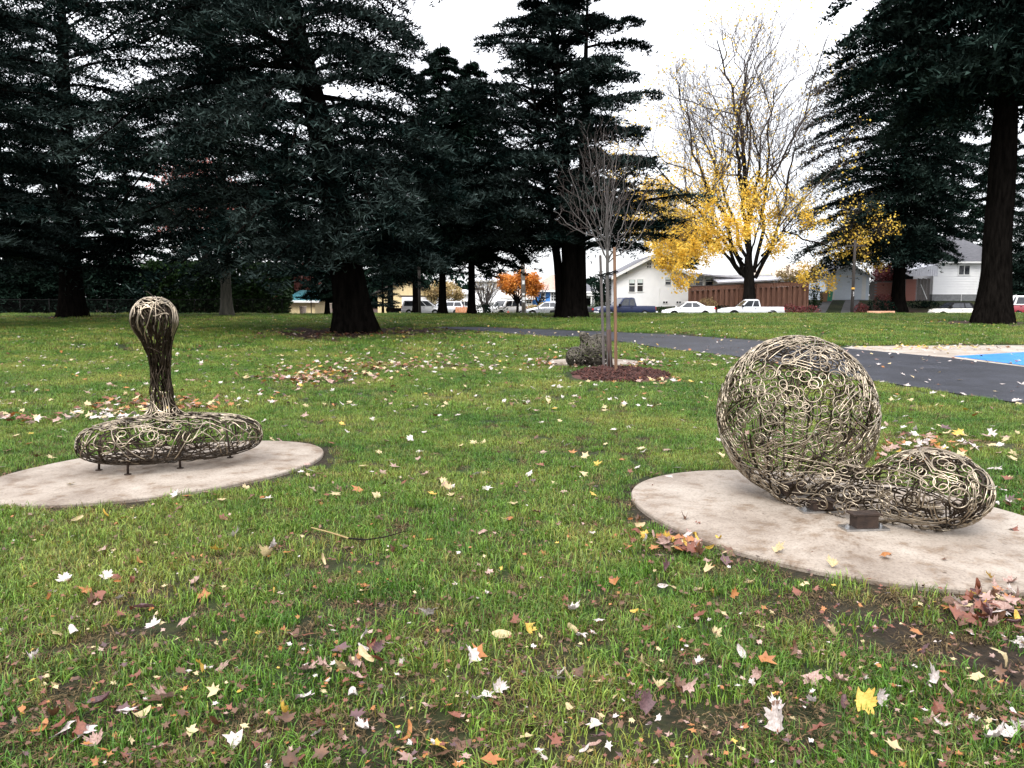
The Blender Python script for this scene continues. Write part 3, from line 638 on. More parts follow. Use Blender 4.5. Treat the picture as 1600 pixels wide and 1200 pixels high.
conifer('spruce_tree', 'slim conifer with bare black trunk, right one of the pair before the white vans', gp(737, 492), 16, .24, [(2, 2.4, 2.6), (4, 3.6, 4.2), (8, 3.8, 4.4), (12, 2.6, 2.8), (16, .2, .2)], 80, 75000, DRK, 107, z_lo=3.6, rise=.15, droop=.5)
conifer('fir_tree', 'broad dark fir with dense bristling crown beside the yellow maple', gp(1402, 486), 30, .62, [(4, 6.6, 3.2), (6, 9.0, 4.8), (9, 9.4, 6), (12, 9.4, 6.6), (15.5, 10.6, 6.8), (19, 10.8, 6), (24, 9.8, 6), (30, 1.3, 1.3)], 180, 190000, FIR, 108, z_lo=5.4, rise=.14, droop=.36, L=.31, W=.14, vis=24, up=.35, twig_droop=.26, spread=.7, bias=.25)
conifer('fir_tree', 'massive fir trunk with flared foot at the right, its crown starting high up', gp(1550, 505), 28, .68, [(9, 5.6, 4.8), (12, 7.2, 6), (16, 7.6, 6.4), (22, 6.5, 6), (28, 1, 1)], 110, 130000, FIR, 109, z_lo=10.6, rise=.2, droop=.42, L=.30, W=.15, vis=20, up=.35, twig_droop=.3, spread=.7)
conifer('fir_tree', 'blue-green fir at the right edge behind the red and white van', (XP(1625, 82), 82), 24, .45, [(1, 4, 3), (6, 5, 4), (12, 4.5, 4), (24, .3, .3)], 70, 60000, FIR, 110, z_lo=1.8, L=.3, W=.11, twig_droop=.3)
for k, (px, Y, tp, rad, lab) in enumerate([(1478, 101, 33, 6.5, 'dark fir rising directly behind the white bungalow roof'), (1545, 104, 27, 6.0, 'tallest dark fir behind the bungalow, partly hidden by the massive trunk'),
                                            (1062, 128, 13, 3.5, 'small far evergreen showing above the white gabled house')]):
    conifer('fir_tree', lab, (XP(px, Y), Y), tp, .4, [(1, rad, rad), (tp * .4, rad * .9, rad * .9), (tp, .2, .2)], 66, 31000, DRK, 120 + k, z_lo=1.5, L=.40, W=.18, twig_droop=.3)
for k, (px, Y, tp, rad, lab) in enumerate([(15, 63, 19, 5.5, 'dense dark evergreen at the far left edge behind the black fence'), (205, 66, 17, 5.0, 'dark evergreen behind the fence left of the clipped hedge'), (455, 78, 18, 5.0, 'far dark evergreen rising behind the pink-leaved tree'), (610, 90, 15, 4.5, 'far evergreen standing over the cream garage'), (95, 70, 20, 6, 'dark evergreen behind the bare-sided cedar trunk'), (650, 74, 16, 5, 'far evergreen filling the gap between great cedar and slim pair')]):
    conifer('evergreen_tree', lab, (XP(px, Y), Y), tp, .35, [(1, rad, rad), (tp * .4, rad * .95, rad * .95), (tp, .2, .2)], 66, 31000, DRK, 130 + k, z_lo=.8 if k < 2 else 4, L=.34, W=.14, vis=17, group='dark evergreens beyond the fence')
conifer('spruce_tree', 'low dark spruce beside the great cedar trunk, by the teal-roofed shed', gp(512, 493), 4.9, .14, [(.2, 1.6, 1.5), (1.5, 1.6, 1.5), (4.9, .1, .1)], 46, 24000, DRK, 140, z_lo=.7, L=.16, W=.06, group='small conifers by the street')
conifer('spruce_tree', 'young loose conifer in front of the cream garage', (XP(598, 68), 68), 5.6, .12, [(.2, 1.6, 1.5), (2, 1.7, 1.5), (5.6, .1, .1)], 26, 9000, ('needles_cedar', 'bark_conifer'), 141, z_lo=.9, rise=.3, L=.16, W=.06, group='small conifers by the street')

def hardwood(name, label, base, limbs, trunk_pts, trunk_r, seed, leafmat, bark, leaf_fn, nleaf, lsize, sub=9, twigs=7, group=None, up=.5, twig_r=.010, depth=2, wide=1.0, jit=1.2, twig_mat=None):
    """limbs: list of polylines (first point on the trunk) with start radius; side branches and twigs grow from them"""
    r = np.random.default_rng(seed); root = empty(name, base, 0, label, 'tree', group); base = np.array(base)
    tm = trunk_mesh(np.array(trunk_pts) - base, trunk_r, seed, flare=1.35); 
    ends = []; bm_ = MB()
    def wig(P, n, amp):
        P = np.array(P); s = np.linspace(0, 1, len(P)); t = np.linspace(0, 1, n); Q = np.stack([np.interp(t, s, P[:, k]) for k in range(3)], -1)
        for _ in range(2): Q[1:-1] = (Q[:-2] + 2 * Q[1:-1] + Q[2:]) / 4
        ln = np.linalg.norm(P[-1] - P[0]); Q[1:-1] += r.normal(size=(n - 2, 3)) * amp * ln / n; return Q
    def grow(P, rad, lvl, n_sub):
        ln = np.linalg.norm(np.diff(P, axis=0), axis=1).sum(); s = np.linspace(0, 1, len(P))
        for i in range(n_sub):
            t = .22 + .78 * (i + r.random()) / n_sub; p = np.array([np.interp(t, s, P[:, k]) for k in range(3)]); k = min(len(P) - 2, int(t * (len(P) - 1))); d = unit(P[k + 1] - P[k])
            sd = unit(np.cross(d, r.normal(size=3))); dd = unit(d * r.uniform(.5, 1) + sd * r.uniform(.5, 1.0) + np.array([0, 0, up * r.uniform(.2, 1)]))
            l2 = ln * (.5 * (1 - t) + .16) * r.uniform(.6, 1.15) * wide; e = p + dd * l2 + np.array([0, 0, up * l2 * .2])
            Q = wig([p, p + dd * l2 * .5 + r.normal(size=3) * l2 * .06, e], (6 if lvl > 2 else 5) if lvl > 1 else 3, .2); r0 = max(twig_r * .6, rad * (1 - .7 * t) * .5)
            bm_.tube(Q, np.linspace(r0, max(twig_r * .45, r0 * .25), len(Q)), (5 if lvl > 2 else 4) if lvl > 1 else 3, cap=False)
            if lvl > 1: grow(Q, r0, lvl - 1, twigs if lvl > 2 else max(4, twigs - 1))
            else: ends.append((Q[1], Q[-1]))
    for P, rad in limbs:
        Q = wig(np.array(P) - base, 14, .12); tm.tube(Q, np.linspace(rad, max(min(.02, rad * .3), rad * .16), 14), 9, cap=False); grow(Q, rad, depth, sub)
    tm.build('trunk', M[bark], root, smooth=True); bm_.build('branches', M[twig_mat or ('bark_twig' if bark == 'bark_young' else bark)], root, smooth=True)
    if nleaf:
        A = np.array([e[0] for e in ends]); B = np.array([e[1] for e in ends]); w = leaf_fn(B + base); w = w / w.sum(); i = r.choice(len(B), nleaf, p=w); u = r.random((nleaf, 1)) ** .7
        P = A[i] * (1 - u) + B[i] * u + r.normal(size=(nleaf, 3)) * lsize * jit
        n = nleaf; d = unit(r.normal(size=(n, 3)) + np.array([0, 0, -.5])); s = unit(np.cross(d, r.normal(size=(n, 3)))); L = lsize * r.uniform(.6, 1.3, (n, 1))
        V = np.stack([P, P + d * L * .55 + s * L * .5, P + d * L, P + d * L * .55 - s * L * .5], 1).reshape(-1, 3); k = np.arange(n) * 4
        cr = MB(); cr.add(V, Q=np.stack([k, k + 1, k + 2, k + 3], -1)); cr.build('crown', M[leafmat], root)
    return root
MB0 = gp(1170, 488); YM = MB0[1]
def mp(px, py, dy=0): return at(px, py, YM + dy)
def maple_w(P):
    z = P[:, 2]; px = 800 + P[:, 0] / P[:, 1] * F
    w = .05 + .46 * (1 - ss(6, 11.5, z)) + .40 * (1 - ss(9, 15, z)) + .34 * (px < 1115) * (1 - ss(12, 16, z)); w = w * np.where(px > 1255, .3, 1) * np.where((px > 1200) & (px < 1250) & (z > 6.5), .35, 1) * (.6 + .6 * ss(-.6, .9, fbm(6)(P, .7)))
    b = np.clip(((px - 900) / 22).astype(int), 0, 40) * 64 + np.clip((z / .9).astype(int), 0, 60); return w / np.bincount(b, minlength=4000)[b] ** .75
hardwood('maple_tree', 'yellow maple half bare, gold leaves low in its crown above the silver pickup', MB0,
    [([mp(1160, 430), mp(1130, 330, -.5), mp(1085, 250, -1), mp(1062, 130, -1.3)], .24), ([mp(1163, 432), mp(1110, 350, -2), mp(1050, 290, -3), mp(1000, 215, -3.5)], .18), ([mp(1170, 420), mp(1168, 300, .5), mp(1150, 180, 1), mp(1120, 62, 1)], .30), ([mp(1172, 420), mp(1160, 290, .3), mp(1148, 200, 0), mp(1180, 70, -.5)], .26),
     ([mp(1180, 435), mp(1215, 370, -1), mp(1232, 280, -1.5), mp(1240, 190, -2)], .2), ([mp(1178, 425), mp(1196, 330, 2), mp(1200, 220, 3), mp(1215, 120, 3)], .2), ([mp(1158, 425), mp(1110, 375, 2), mp(1060, 340, 3.5), mp(1015, 320, 4.5)], .15), ([mp(1156, 428), mp(1120, 380, -2.5), mp(1082, 372, -4), mp(1055, 380, -5)], .12),
     ([mp(1222, 360, -1), mp(1270, 378, -2), mp(1320, 392, -2.5), mp(1372, 402, -3)], .09), ([mp(1190, 400, 1), mp(1235, 350, 3), mp(1260, 290, 4)], .13), ([mp(1165, 400, 0), mp(1130, 300, 3.5), mp(1100, 220, 5), mp(1075, 150, 5.5)], .17), ([mp(1170, 350, -1), mp(1190, 250, -3), mp(1165, 170, -4)], .14), ([mp(1160, 428), mp(1118, 380, 3), mp(1075, 362, 5), mp(1035, 378, 6)], .11), ([mp(1163, 415), mp(1130, 360, -4), mp(1092, 335, -5.5), mp(1050, 345, -6.5)], .12), ([mp(1180, 420), mp(1208, 385, -3), mp(1235, 355, -4.5), mp(1248, 345, -5)], .10), ([mp(1160, 405, .5), mp(1125, 372, 3.5), mp(1098, 370, 5), mp(1075, 382, 6)], .09), ([mp(1172, 400), mp(1185, 350, -4), mp(1190, 320, -6)], .10)],
    [MB0, mp(1171, 455), mp(1170, 425), mp(1169, 400)], [.58, .50, .48, .30], 201, 'leaf_yellow', 'bark_maple', maple_w, 27000, .19, sub=12, twigs=8, up=.42, twig_r=.017, depth=3, wide=1.22, jit=1.5, twig_mat='bark_twig')
YB = gp(953, 585); YS = YB[1]
def yp(px, py, dy=0): return at(px, py, YS + dy)
yl = []
ry = np.random.default_rng(5)
for px, py, dy in [(875, 300, -.3), (888, 262, .3), (905, 232, -.5), (918, 215, .4), (930, 205, -.2), (944, 200, .5), (955, 205, -.4), (968, 212, .3), (985, 225, -.3), (1000, 245, .4), (1012, 290, -.2), (1022, 330, .4), (865, 330, .5), (940, 240, -.8), (960, 230, .8)]:
    s = ry.uniform(.25, .95); p0 = yp(949, 415 - 60 * s * ry.random()); p0[1] = YS; e = yp(px, py, dy * 1.3); mid_ = p0 * .55 + e * .45 + np.array([(e[0] - p0[0]) * .12, 0, -.06 * abs(e[0] - p0[0])]); yl.append(([p0, mid_, e], .011 + .003 * s))
y0 = hardwood('sapling', 'young bare sapling with fanned grey twigs tied between two wooden stakes', YB, yl, [YB, yp(951, 520), yp(949, 440), yp(949, 360), yp(948, 290)], [.052, .046, .036, .024, .010], 202, None, 'bark_young', None, 0, 0, sub=6, twigs=5, up=.5, twig_r=.003, depth=2)
wp = [np.array(q) - YB for q in (YB + [0, 0, .02], yp(952, 555), yp(951, 515))]
MB().tube(wp, [.07, .055, .05], 16).build('trunk_guard', M['bark_wrapped'], y0, smooth=True)
def stake(px0, py0, px1, py1, m, label, r=.034):
    b = gp(px0, py0); t = at(px1, py1, b[1] + .02); o = empty('stake', b, 0, label, 'stake', 'sapling stakes'); d = np.array(t) - b
    MB().tube([[0, 0, -.2], d * .5, d], [r, r, r * .97], 12).build('post', M[m], o, smooth=True, angle=40)
    MB().lathe([(r * .97, 0), (r * .7, .02)], d, 12).build('top_chamfer', M[m], o); return o
sa = stake(944, 579, 938, 400, 'stake_grey', 'weathered grey stake on the left of the sapling', .028); sb = stake(963, 591, 960, 388, 'stake_wood', 'orange-brown stake on the right of the sapling', .031)
ta, tb_ = at(939, 431, gp(944, 579)[1]), at(961, 425, gp(963, 591)[1]); tk = yp(949, 428)
tie = empty('tree_tie', tk, 0, 'black rubber strap tying the sapling to its two stakes', 'strap')
for a, b in ((ta, tk), (tk, tb_)):
    for dz in (-.012, .03): MB().tube([a - tk + [0, -.05, dz], (a + b) / 2 - tk + [0, -.045, dz - .02], b - tk + [0, -.05, dz]], .012, 6).build('strap', M['rubber'], tie)
for c, rr in ((ta, .046), (tb_, .048), (tk, .056)):
    a = np.linspace(0, 2 * pi, 17); MB().tube(np.stack([np.cos(a) * rr, np.sin(a) * rr, 0 * a], -1) + c - tk + [0, 0, .005], .016, 6, cap=False).build('loop', M['rubber'], tie)
# mulch ring of bark chips
mr = np.random.default_rng(8); mc = np.array([2.14, 15.85]); nch = 2600; rad = np.sqrt(mr.random(nch)) * .94; aa = mr.uniform(0, 2 * pi, nch)
wob = 1 + .08 * np.sin(3 * aa + 1) + .05 * np.sin(7 * aa)
cx, cy = mc[0] + rad * np.cos(aa) * .98 * wob, mc[1] + rad * np.sin(aa) * 1.15 * wob; cz = H(cx, cy) + .16 * (1 - rad ** 2) * (1 - .6 * np.exp(-(rad / .2) ** 2)) + mr.uniform(-.01, .02, nch)
C = np.stack([cx, cy, cz], -1); U = unit(mr.normal(size=(nch, 3)) * [1, 1, .45]); Wv = unit(np.cross(U, mr.normal(size=(nch, 3)) + [0, 0, 1.5])); Nv = np.cross(U, Wv); l, w, h = mr.uniform(.02, .065, (nch, 1)), mr.uniform(.008, .02, (nch, 1)), mr.uniform(.004, .009, (nch, 1))
V = np.stack([C + sx * U * l + sy * Wv * w + sz * Nv * h for sz in (-1, 1) for sy in (-1, 1) for sx in (-1, 1)], 1).reshape(-1, 3); k = np.arange(nch)[:, None] * 8
Q = (k[:, :, None] + np.array([(0, 2, 3, 1), (4, 5, 7, 6), (0, 1, 5, 4), (2, 6, 7, 3), (0, 4, 6, 2), (1, 3, 7, 5)])[None]).reshape(-1, 4)
mm_ = MB().add(V, Q=Q); k = 40; a = np.arange(k) * 2 * pi / k; rings = []
for q in (1.0, .75, .5, .25, .05):
    X_ = mc[0] + q * .99 * np.cos(a); Y_ = mc[1] + q * 1.15 * np.sin(a); rings.append(np.stack([X_, Y_, H(X_, Y_) + .155 * (1 - q ** 2) * (1 - .6 * np.exp(-(q / .2) ** 2)) - .01], -1))
mm_.add(np.array(rings), Q=[(i * k + j, i * k + (j + 1) % k, (i + 1) * k + (j + 1) % k, (i + 1) * k + j) for i in range(4) for j in range(k)], P=[tuple(range(4 * k, 5 * k))])
tag(mm_.build('mulch', M['mulch']), 'ring of dark red bark mulch around the staked sapling', 'mulch', kind='stuff')

# ------------------------------------------------------------------ leafy shrubs, hedge, small hardwoods
def leafy(parts, dens, lsize, seed):
    """leaf faces in the shells of ellipsoids; parts: (centre, radii)"""
    r = np.random.default_rng(seed); m = MB()
    for c, rad in parts:
        rad = np.array(rad); n = int(dens * (rad[0] * rad[1] + rad[1] * rad[2] + rad[0] * rad[2])); u = unit(r.normal(size=(n, 3))); f = fbm(seed + n)
        p = np.array(c) + u * rad * ((.55 + .45 * r.random((n, 1)) ** .5) * (1 + .16 * f(u, 2.5)[:, None])); d = unit(u + r.normal(size=(n, 3)) * .8); s = unit(np.cross(d, r.normal(size=(n, 3)))); L = lsize * r.uniform(.6, 1.4, (n, 1))
        V = np.stack([p, p + d * L * .5 + s * L * .4, p + d * L, p + d * L * .5 - s * L * .4], 1).reshape(-1, 3); k = np.arange(n) * 4; m.add(V, Q=np.stack([k, k + 1, k + 2, k + 3], -1))
    return m
def shrub(name, label, base, parts, lm, dens, lsize, seed, cat='shrub', group=None, stems=6, bark='bark_maple'):
    r = np.random.default_rng(seed); root = empty(name, base, 0, label, cat, group); sm = MB()
    for c, rad in parts:
        for i in range(stems):
            e = np.array(c) + unit(r.normal(size=3)) * np.array(rad) * .6; b = np.array([r.normal() * .08, r.normal() * .08, -.05]); sm.tube([b, (b + e) / 2 + r.normal(size=3) * .06, e], [.03, .022, .008], 5, cap=False)
    sm.build('stems', M[bark], root, smooth=True); leafy(parts, dens, lsize, seed).build('foliage', M[lm], root); return root
def G(px, Y): x = XP(px, Y); return np.array([x, Y, float(H(x, Y))])
# clipped hedge with a flat top, as one closed volume of leaves
def hedge(px0, px1, Y, top_py, depth, label, seed, lm='hedge_leaf', dens=150):
    x0, x1 = XP(px0, Y), XP(px1, Y); z0 = float(H((x0 + x1) / 2, Y)); z1 = ZP(top_py, Y); root = empty('hedge', ((x0 + x1) / 2, Y, z0), 0, label, 'hedge'); r = np.random.default_rng(seed)
    w, h = (x1 - x0) / 2, z1 - z0; P = []; D = []
    for area, fn, nrm in ((2 * w * h, lambda n: np.stack([r.uniform(-w, w, n), np.full(n, -depth / 2), r.uniform(0, h, n)], -1), (0, -1, 0)), (2 * w * depth, lambda n: np.stack([r.uniform(-w, w, n), r.uniform(-depth / 2, depth / 2, n), np.full(n, h)], -1), (0, 0, 1)),
                          (h * depth, lambda n: np.stack([np.full(n, w), r.uniform(-depth / 2, depth / 2, n), r.uniform(0, h, n)], -1), (1, 0, 0)), (h * depth, lambda n: np.stack([np.full(n, -w), r.uniform(-depth / 2, depth / 2, n), r.uniform(0, h, n)], -1), (-1, 0, 0)), (2 * w * h, lambda n: np.stack([r.uniform(-w, w, n), np.full(n, depth / 2), r.uniform(0, h, n)], -1), (0, 1, 0))):
        n = int(area * dens); p = fn(n); f = fbm(seed); p = p + np.array(nrm) * (.12 * f(p, 1.6)[:, None] + .1 * r.normal(size=(n, 1))); P.append(p); D.append(np.repeat(np.array([nrm], float), n, 0))
    P = np.vstack(P); n = len(P); d = unit(np.vstack(D) + r.normal(size=(n, 3)) * .8); s = unit(np.cross(d, r.normal(size=(n, 3)))); L = .23 * r.uniform(.6, 1.4, (n, 1)); k = np.arange(n) * 4
    V = np.stack([P, P + d * L * .5 + s * L * .4, P + d * L, P + d * L * .5 - s * L * .4], 1).reshape(-1, 3); m = MB().add(V, Q=np.stack([k, k + 1, k + 2, k + 3], -1)); m.build('foliage', M[lm], root)
    b = MB()
    for i in range(int(w * 2 / .8)):
        x = -w + .4 + i * .8; b.tube([[x, 0, -.1], [x + r.normal() * .1, r.normal() * .1, h * .5], [x + r.normal() * .2, r.normal() * .2, h * .9]], [.07, .05, .02], 6, cap=False)
    b.build('stems', M['bark_conifer'], root, smooth=True); return root
hedge(240, 445, 60, 416, 2.0, 'tall clipped dark green hedge behind the pale-trunked cedar', 301, dens=210)
hedge(-40, 236, 63, 425, 2.0, 'dark overgrown hedge in shadow at the far left', 302, 'needles_dark', 150)
# black chain-link fence in front of the hedge
fy = 58.0; fx0, fx1 = XP(-60, fy), XP(486, fy); fz = float(H(0, fy)); fr = empty('chain_link_fence', (fx0, fy, fz), 0, 'black chain-link fence along the foot of the hedge', 'fence'); ftop = ZP(468, fy) - fz
npost = 13
for i in range(npost):
    x = (fx1 - fx0) * i / (npost - 1); MB().tube([[x, 0, -.1], [x, 0, ftop + .06]], .03, 8).build('post', M['fence_black'], fr, smooth=True)
for z in (.08, ftop): MB().tube([[0, -.035, z], [fx1 - fx0, -.035, z]], .02, 6).build('rail', M['fence_black'], fr, smooth=True)
fm = MB(); W_ = fx1 - fx0; stp = .14
for i in range(int((W_ + ftop) / stp)):
    x = i * stp
    for sgn in (1, -1):
        a, b = (x - ftop, .08), (x, ftop)
        if sgn < 0: a, b = (x, .08), (x - ftop, ftop)
        if min(a[0], b[0]) < 0 or max(a[0], b[0]) > W_: continue
        fm.tube([[a[0], .02 * sgn, a[1]], [b[0], .02 * sgn, b[1]]], .0045, 3, cap=False)
tag(fm.build('wire_mesh', M['fence_black'], fr), kind='stuff')

def small_tree(name, label, b, spread, h, seed, lm, nleaf, lsize, bark='bark_maple', n=8, r0=.14, group=None, fork=.25, sub=6, twigs=5, twig_r=.012):
    r = np.random.default_rng(seed); L_ = []
    for i in range(n):
        a = i * 2.4 + r.normal() * .3; q = r.uniform(.6, 1.0); e = b + np.array([cos(a) * spread * q, sin(a) * spread * q, h * (1.0 - .35 * q ** 2 + .08 * r.normal())]); p0 = b + np.array([0, 0, h * fork * r.uniform(.85, 1.25)]); L_.append(([p0, p0 * .5 + e * .5 + np.array([0, 0, h * .06]), e], r0 * .55))
    return hardwood(name, label, b, L_, [b, b + [0, 0, h * fork * .5], b + [.05, 0, h * fork], b + [.05, 0, h * fork * 1.5]], [r0, r0 * .85, r0 * .75, r0 * .3], seed, lm, bark, lambda P: np.ones(len(P)), nleaf, lsize, sub=sub, twigs=twigs, up=.35, twig_r=twig_r, depth=2, group=group)
small_tree('maple_tree', 'small round orange-leaved tree left of the blue house', G(806, 78) + [.15, 0, 0], 2.0, 4.4, 401, 'leaf_orange', 9000, .16, n=10, fork=.3)
small_tree('maple_tree', 'pink-red leaved tree behind the clipped hedge end, over the teal roof', G(462, 82), 2.6, 5.6, 402, 'leaf_pinkred', 7000, .18, n=10)
small_tree('maple_tree', 'tall half-bare reddish tree showing through the gaps of the left cedars', G(325, 92), 5.5, 18, 403, 'leaf_pinkred', 9000, .24, n=12, r0=.3, twig_r=.03)
small_tree('bare_tree', 'low crooked bare fruit tree above the brown board fence', G(1243, 84), 2.5, 3.6, 404, 'leaf_tan', 1700, .16, n=8, twig_r=.02)
small_tree('maple_tree', 'dark red small maple beside the pale garage', G(1383, 88), 1.7, 3.6, 405, 'leaf_maroon', 5000, .16, n=8)
small_tree('bare_tree', 'bare grey twiggy bush-like tree in front of the white block', G(757, 76), 1.7, 4.0, 406, 'leaf_tan', 300, .1, bark='bark_young', n=12, fork=.08, twig_r=.02)
small_tree('bare_tree', 'small bare dark tree in front of the blue house', G(842, 86), 1.4, 3.4, 407, None, 0, .1, n=7, twig_r=.018)
small_tree('shrub_tree', 'tan-leaved bushy tree behind the silver wagon', G(697, 104), 2.6, 3.6, 408, 'leaf_tan', 4500, .2, n=8)
def sb(name, label, px, Y, w, h, lm, seed, dens=420, ls=.11, d=.8, **k):
    b = G(px, Y); return shrub(name, label, b, [((-w * .3, 0, h * .45), (w * .55, d, h * .5)), ((w * .35, .1, h * .42), (w * .5, d, h * .48))], lm, dens, ls, seed, **k)
sb('shrub', 'dark green dense bush below the bare grey tree', 762, 75.5, 1.9, 1.5, 'needles_dark', 411)
sb('shrub', 'tan pink ornamental grass clump by the dark car', 840, 74.5, 1.3, 1.2, 'leaf_tan', 412, dens=700, ls=.16)
sb('shrub', 'low dark green hedge bush between navy pickup and white saloon', 1040, 75, 2.4, .95, 'hedge_leaf', 413)
sb('shrub', 'yellow-green bush against the fence end behind the white saloon', 1105, 76, 1.1, 1.75, 'leaf_tan', 414, ls=.09)
sb('shrub', 'dark clipped bush behind the silver pickup bonnet', 1128, 75, 1.2, 1.1, 'needles_dark', 415)
sb('shrub', 'dark red low bush behind the silver pickup tailgate', 1248, 75.5, 2.3, 1.05, 'leaf_maroon', 416)
sb('shrub', 'red-brown bush left of the fir trunk by the wooden pole', 1347, 77, .8, 1.0, 'leaf_maroon', 417)
sb('shrub', 'dark mixed bush at the foot of the broad fir', 1378, 76, 1.5, 1.6, 'needles_dark', 418)
sb('shrub', 'reddish bush on top of the dark mixed border', 1382, 79, 1.3, 1.7, 'leaf_maroon', 419)
sb('shrub', 'leafy evergreen climber at the right end of the board fence', 1273, 79.5, .75, 2.6, 'hedge_leaf', 420)
sb('shrub', 'tall dark evergreen shrub between grey house and white house', 945, 90, 1.7, 3.8, 'needles_dark', 421, dens=300, ls=.16, d=1.2)
sb('shrub', 'low grey-green shrub behind the navy pickup bonnet', 918, 76, 1.1, 1.15, 'hedge_leaf', 422)
sb('shrub', 'dark low bush under the bungalow carport', 1445, 80.5, 1.8, .7, 'needles_dark', 423)

# ------------------------------------------------------------------ houses
def window(parent, x0, x1, z0, z1, y, frame='white_trim', cols=1, rows=2, blind=False, fw=.07, org=(0, 0, 0)):
    """frame standing proud of the wall with recessed panes; y is the wall face towards the street"""
    x0 -= org[0]; x1 -= org[0]; z0 -= org[2]; z1 -= org[2]; y -= org[1]
    m = MB(); m.box(x0 - fw, x1 + fw, y - .05, y + .02, z1, z1 + fw); m.box(x0 - fw, x1 + fw, y - .07, y + .02, z0 - fw, z0); m.box(x0 - fw, x0, y - .05, y + .02, z0, z1); m.box(x1, x1 + fw, y - .05, y + .02, z0, z1)
    for c in range(1, cols): xc = x0 + (x1 - x0) * c / cols; m.box(xc - .03, xc + .03, y - .045, y + .02, z0, z1)
    for r_ in range(1, rows): zc = z0 + (z1 - z0) * r_ / rows; m.box(x0, x1, y - .043, y + .02, zc - .03, zc + .03)
    o = m.build('window', M[frame], parent)
    for c in range(cols):
        for r_ in range(rows):
            a, b = x0 + (x1 - x0) * c / cols, x0 + (x1 - x0) * (c + 1) / cols; d, e = z0 + (z1 - z0) * r_ / rows, z0 + (z1 - z0) * (r_ + 1) / rows
            MB().box(a + .002, b - .002, y - .022, y - .012, d + .002, e - .002).build('pane', M['glass_dark'], o)
    if blind: h = (z1 - z0) * .3; MB().box(x0 + .03, x1 - .03, y - .034, y - .024, z1 - h, z1 - .01).build('blind', M['blind'], o)
    return o
def gable_roof(m, x0, x1, ze, xr, zr, y0, y1, over=.45, th=.18):
    """two slabs over a front-facing gable; eaves at ze, ridge at (xr, zr)"""
    for xa in (x0, x1):
        d = np.array([xr - xa, 0, zr - ze]); u = d / np.linalg.norm(d); a = np.array([xa, 0, ze]) - u * over; b = np.array([xr, 0, zr]); n = np.array([0, 0, th])
        m.hexa([a + [0, y0, 0], b + [0, y0, 0], b + [0, y1, 0], a + [0, y1, 0]], [a + [0, y0, 0] + n, b + [0, y0, 0] + n, b + [0, y1, 0] + n, a + [0, y1, 0] + n])
    return m
# white gabled house
Y = 84.0; x0, x1, xr = XP(964, Y), XP(1076, Y), XP(1017, Y); zb = float(H(x1, Y)) - .3; ze, zr = ZP(430, Y), ZP(402, Y); o = np.array([x0, Y, zb])
hs = empty('house', o, 0, 'white gabled house with paired windows behind the navy pickup', 'house')
MB().prism([(0, 0, 0), (x1 - x0, 0, 0), (x1 - x0, 0, ze - zb), (xr - x0, 0, zr - zb), (0, 0, ze - zb)], (0, 11, 0)).build('wall', M['white_paint'], hs)
rf = gable_roof(MB(), 0, x1 - x0, ze - zb + .02, xr - x0, zr - zb + .02, -.55, 11.5, over=.75).build('roof', M['roof_grey'], hs)
for xa in (0, x1 - x0):   # white barge boards
    d = np.array([xr - x0 - xa, 0, zr - ze]); u = d / np.linalg.norm(d); a = np.array([xa, -.56, ze - zb - .12]) - u * .75; b = np.array([xr - x0, -.56, zr - zb - .12]); m = MB(); m.hexa([a, b, b + [0, -.05, 0], a + [0, -.05, 0]], [a + [0, 0, .30], b + [0, 0, .30], b + [0, -.05, .30], a + [0, -.05, .30]]); m.build('barge_board', M['white_trim'], rf)
for f_ in (.12, .5, .88):
    x = (x1 - x0) * f_; zt = np.interp(f_, [0, (xr - x0) / (x1 - x0), 1], [ze, zr, ze]) - zb; MB().box(x - .05, x + .05, -.5, -.003, zt - .32, zt - .10).build('bracket', M['dark_trim'], hs)
for a, b, c, d, rows, bl in ((982.5, 991.5, 456, 437, 2, 1), (995.5, 1004, 455.5, 436.5, 2, 1), (1039, 1047.5, 445, 433.5, 2, 1), (1051.5, 1060, 444.5, 432.5, 2, 1)):
    window(hs, XP(a, Y), XP(b, Y), ZP(c, Y), ZP(d, Y), Y, rows=rows, blind=bl, org=o)
for a, b in ((1010, 1016), (1021, 1027)): window(hs, XP(a, Y), XP(b, Y), ZP(418.5, Y), ZP(411, Y), Y, cols=2, rows=2, fw=.06, org=o)
for a, b in ((1036, 1043), (1057, 1064)): window(hs, XP(a, Y), XP(b, Y), ZP(474, Y), ZP(471, Y), Y, cols=2, rows=1, fw=.04, org=o)
MB().tube([[XP(1030, Y) - x0, -.06, .2], [XP(1030, Y) - x0, -.06, ZP(450, Y) - zb]], .03, 6).build('vent_pipe', M['white_trim'], hs)
# its low wing to the right
Yw = 86.0; wx0, wx1 = XP(1077.5, Yw), XP(1206, Yw); wt = ZP(429, Yw); w0 = np.array([wx0, Yw, float(H(wx0, Yw)) - .3])
hw = empty('house_wing', w0, 0, 'low white wing with long flat roof behind the board fence', 'house')
MB().box(0, wx1 - wx0, 0, 8, 0, wt - w0[2]).build('wall', M['white_paint'], hw)
m = MB(); m.hexa([(-.3, -.9, wt - w0[2] + .01), (wx1 - wx0 + .4, -.9, wt - w0[2] - .75), (wx1 - wx0 + .4, 8.4, wt - w0[2] - .1), (-.3, 8.4, wt - w0[2] + .9)], [(-.3, -.9, wt - w0[2] + .17), (wx1 - wx0 + .4, -.9, wt - w0[2] - .59), (wx1 - wx0 + .4, 8.4, wt - w0[2] + .06), (-.3, 8.4, wt - w0[2] + 1.06)]); rw = m.build('roof', M['roof_metal'], hw)
for a, b in ((1086, 1097), (1101.5, 1113)): window(hw, XP(a, Yw), XP(b, Yw), ZP(446, Yw), ZP(433, Yw), Yw, rows=2, blind=True, org=w0)
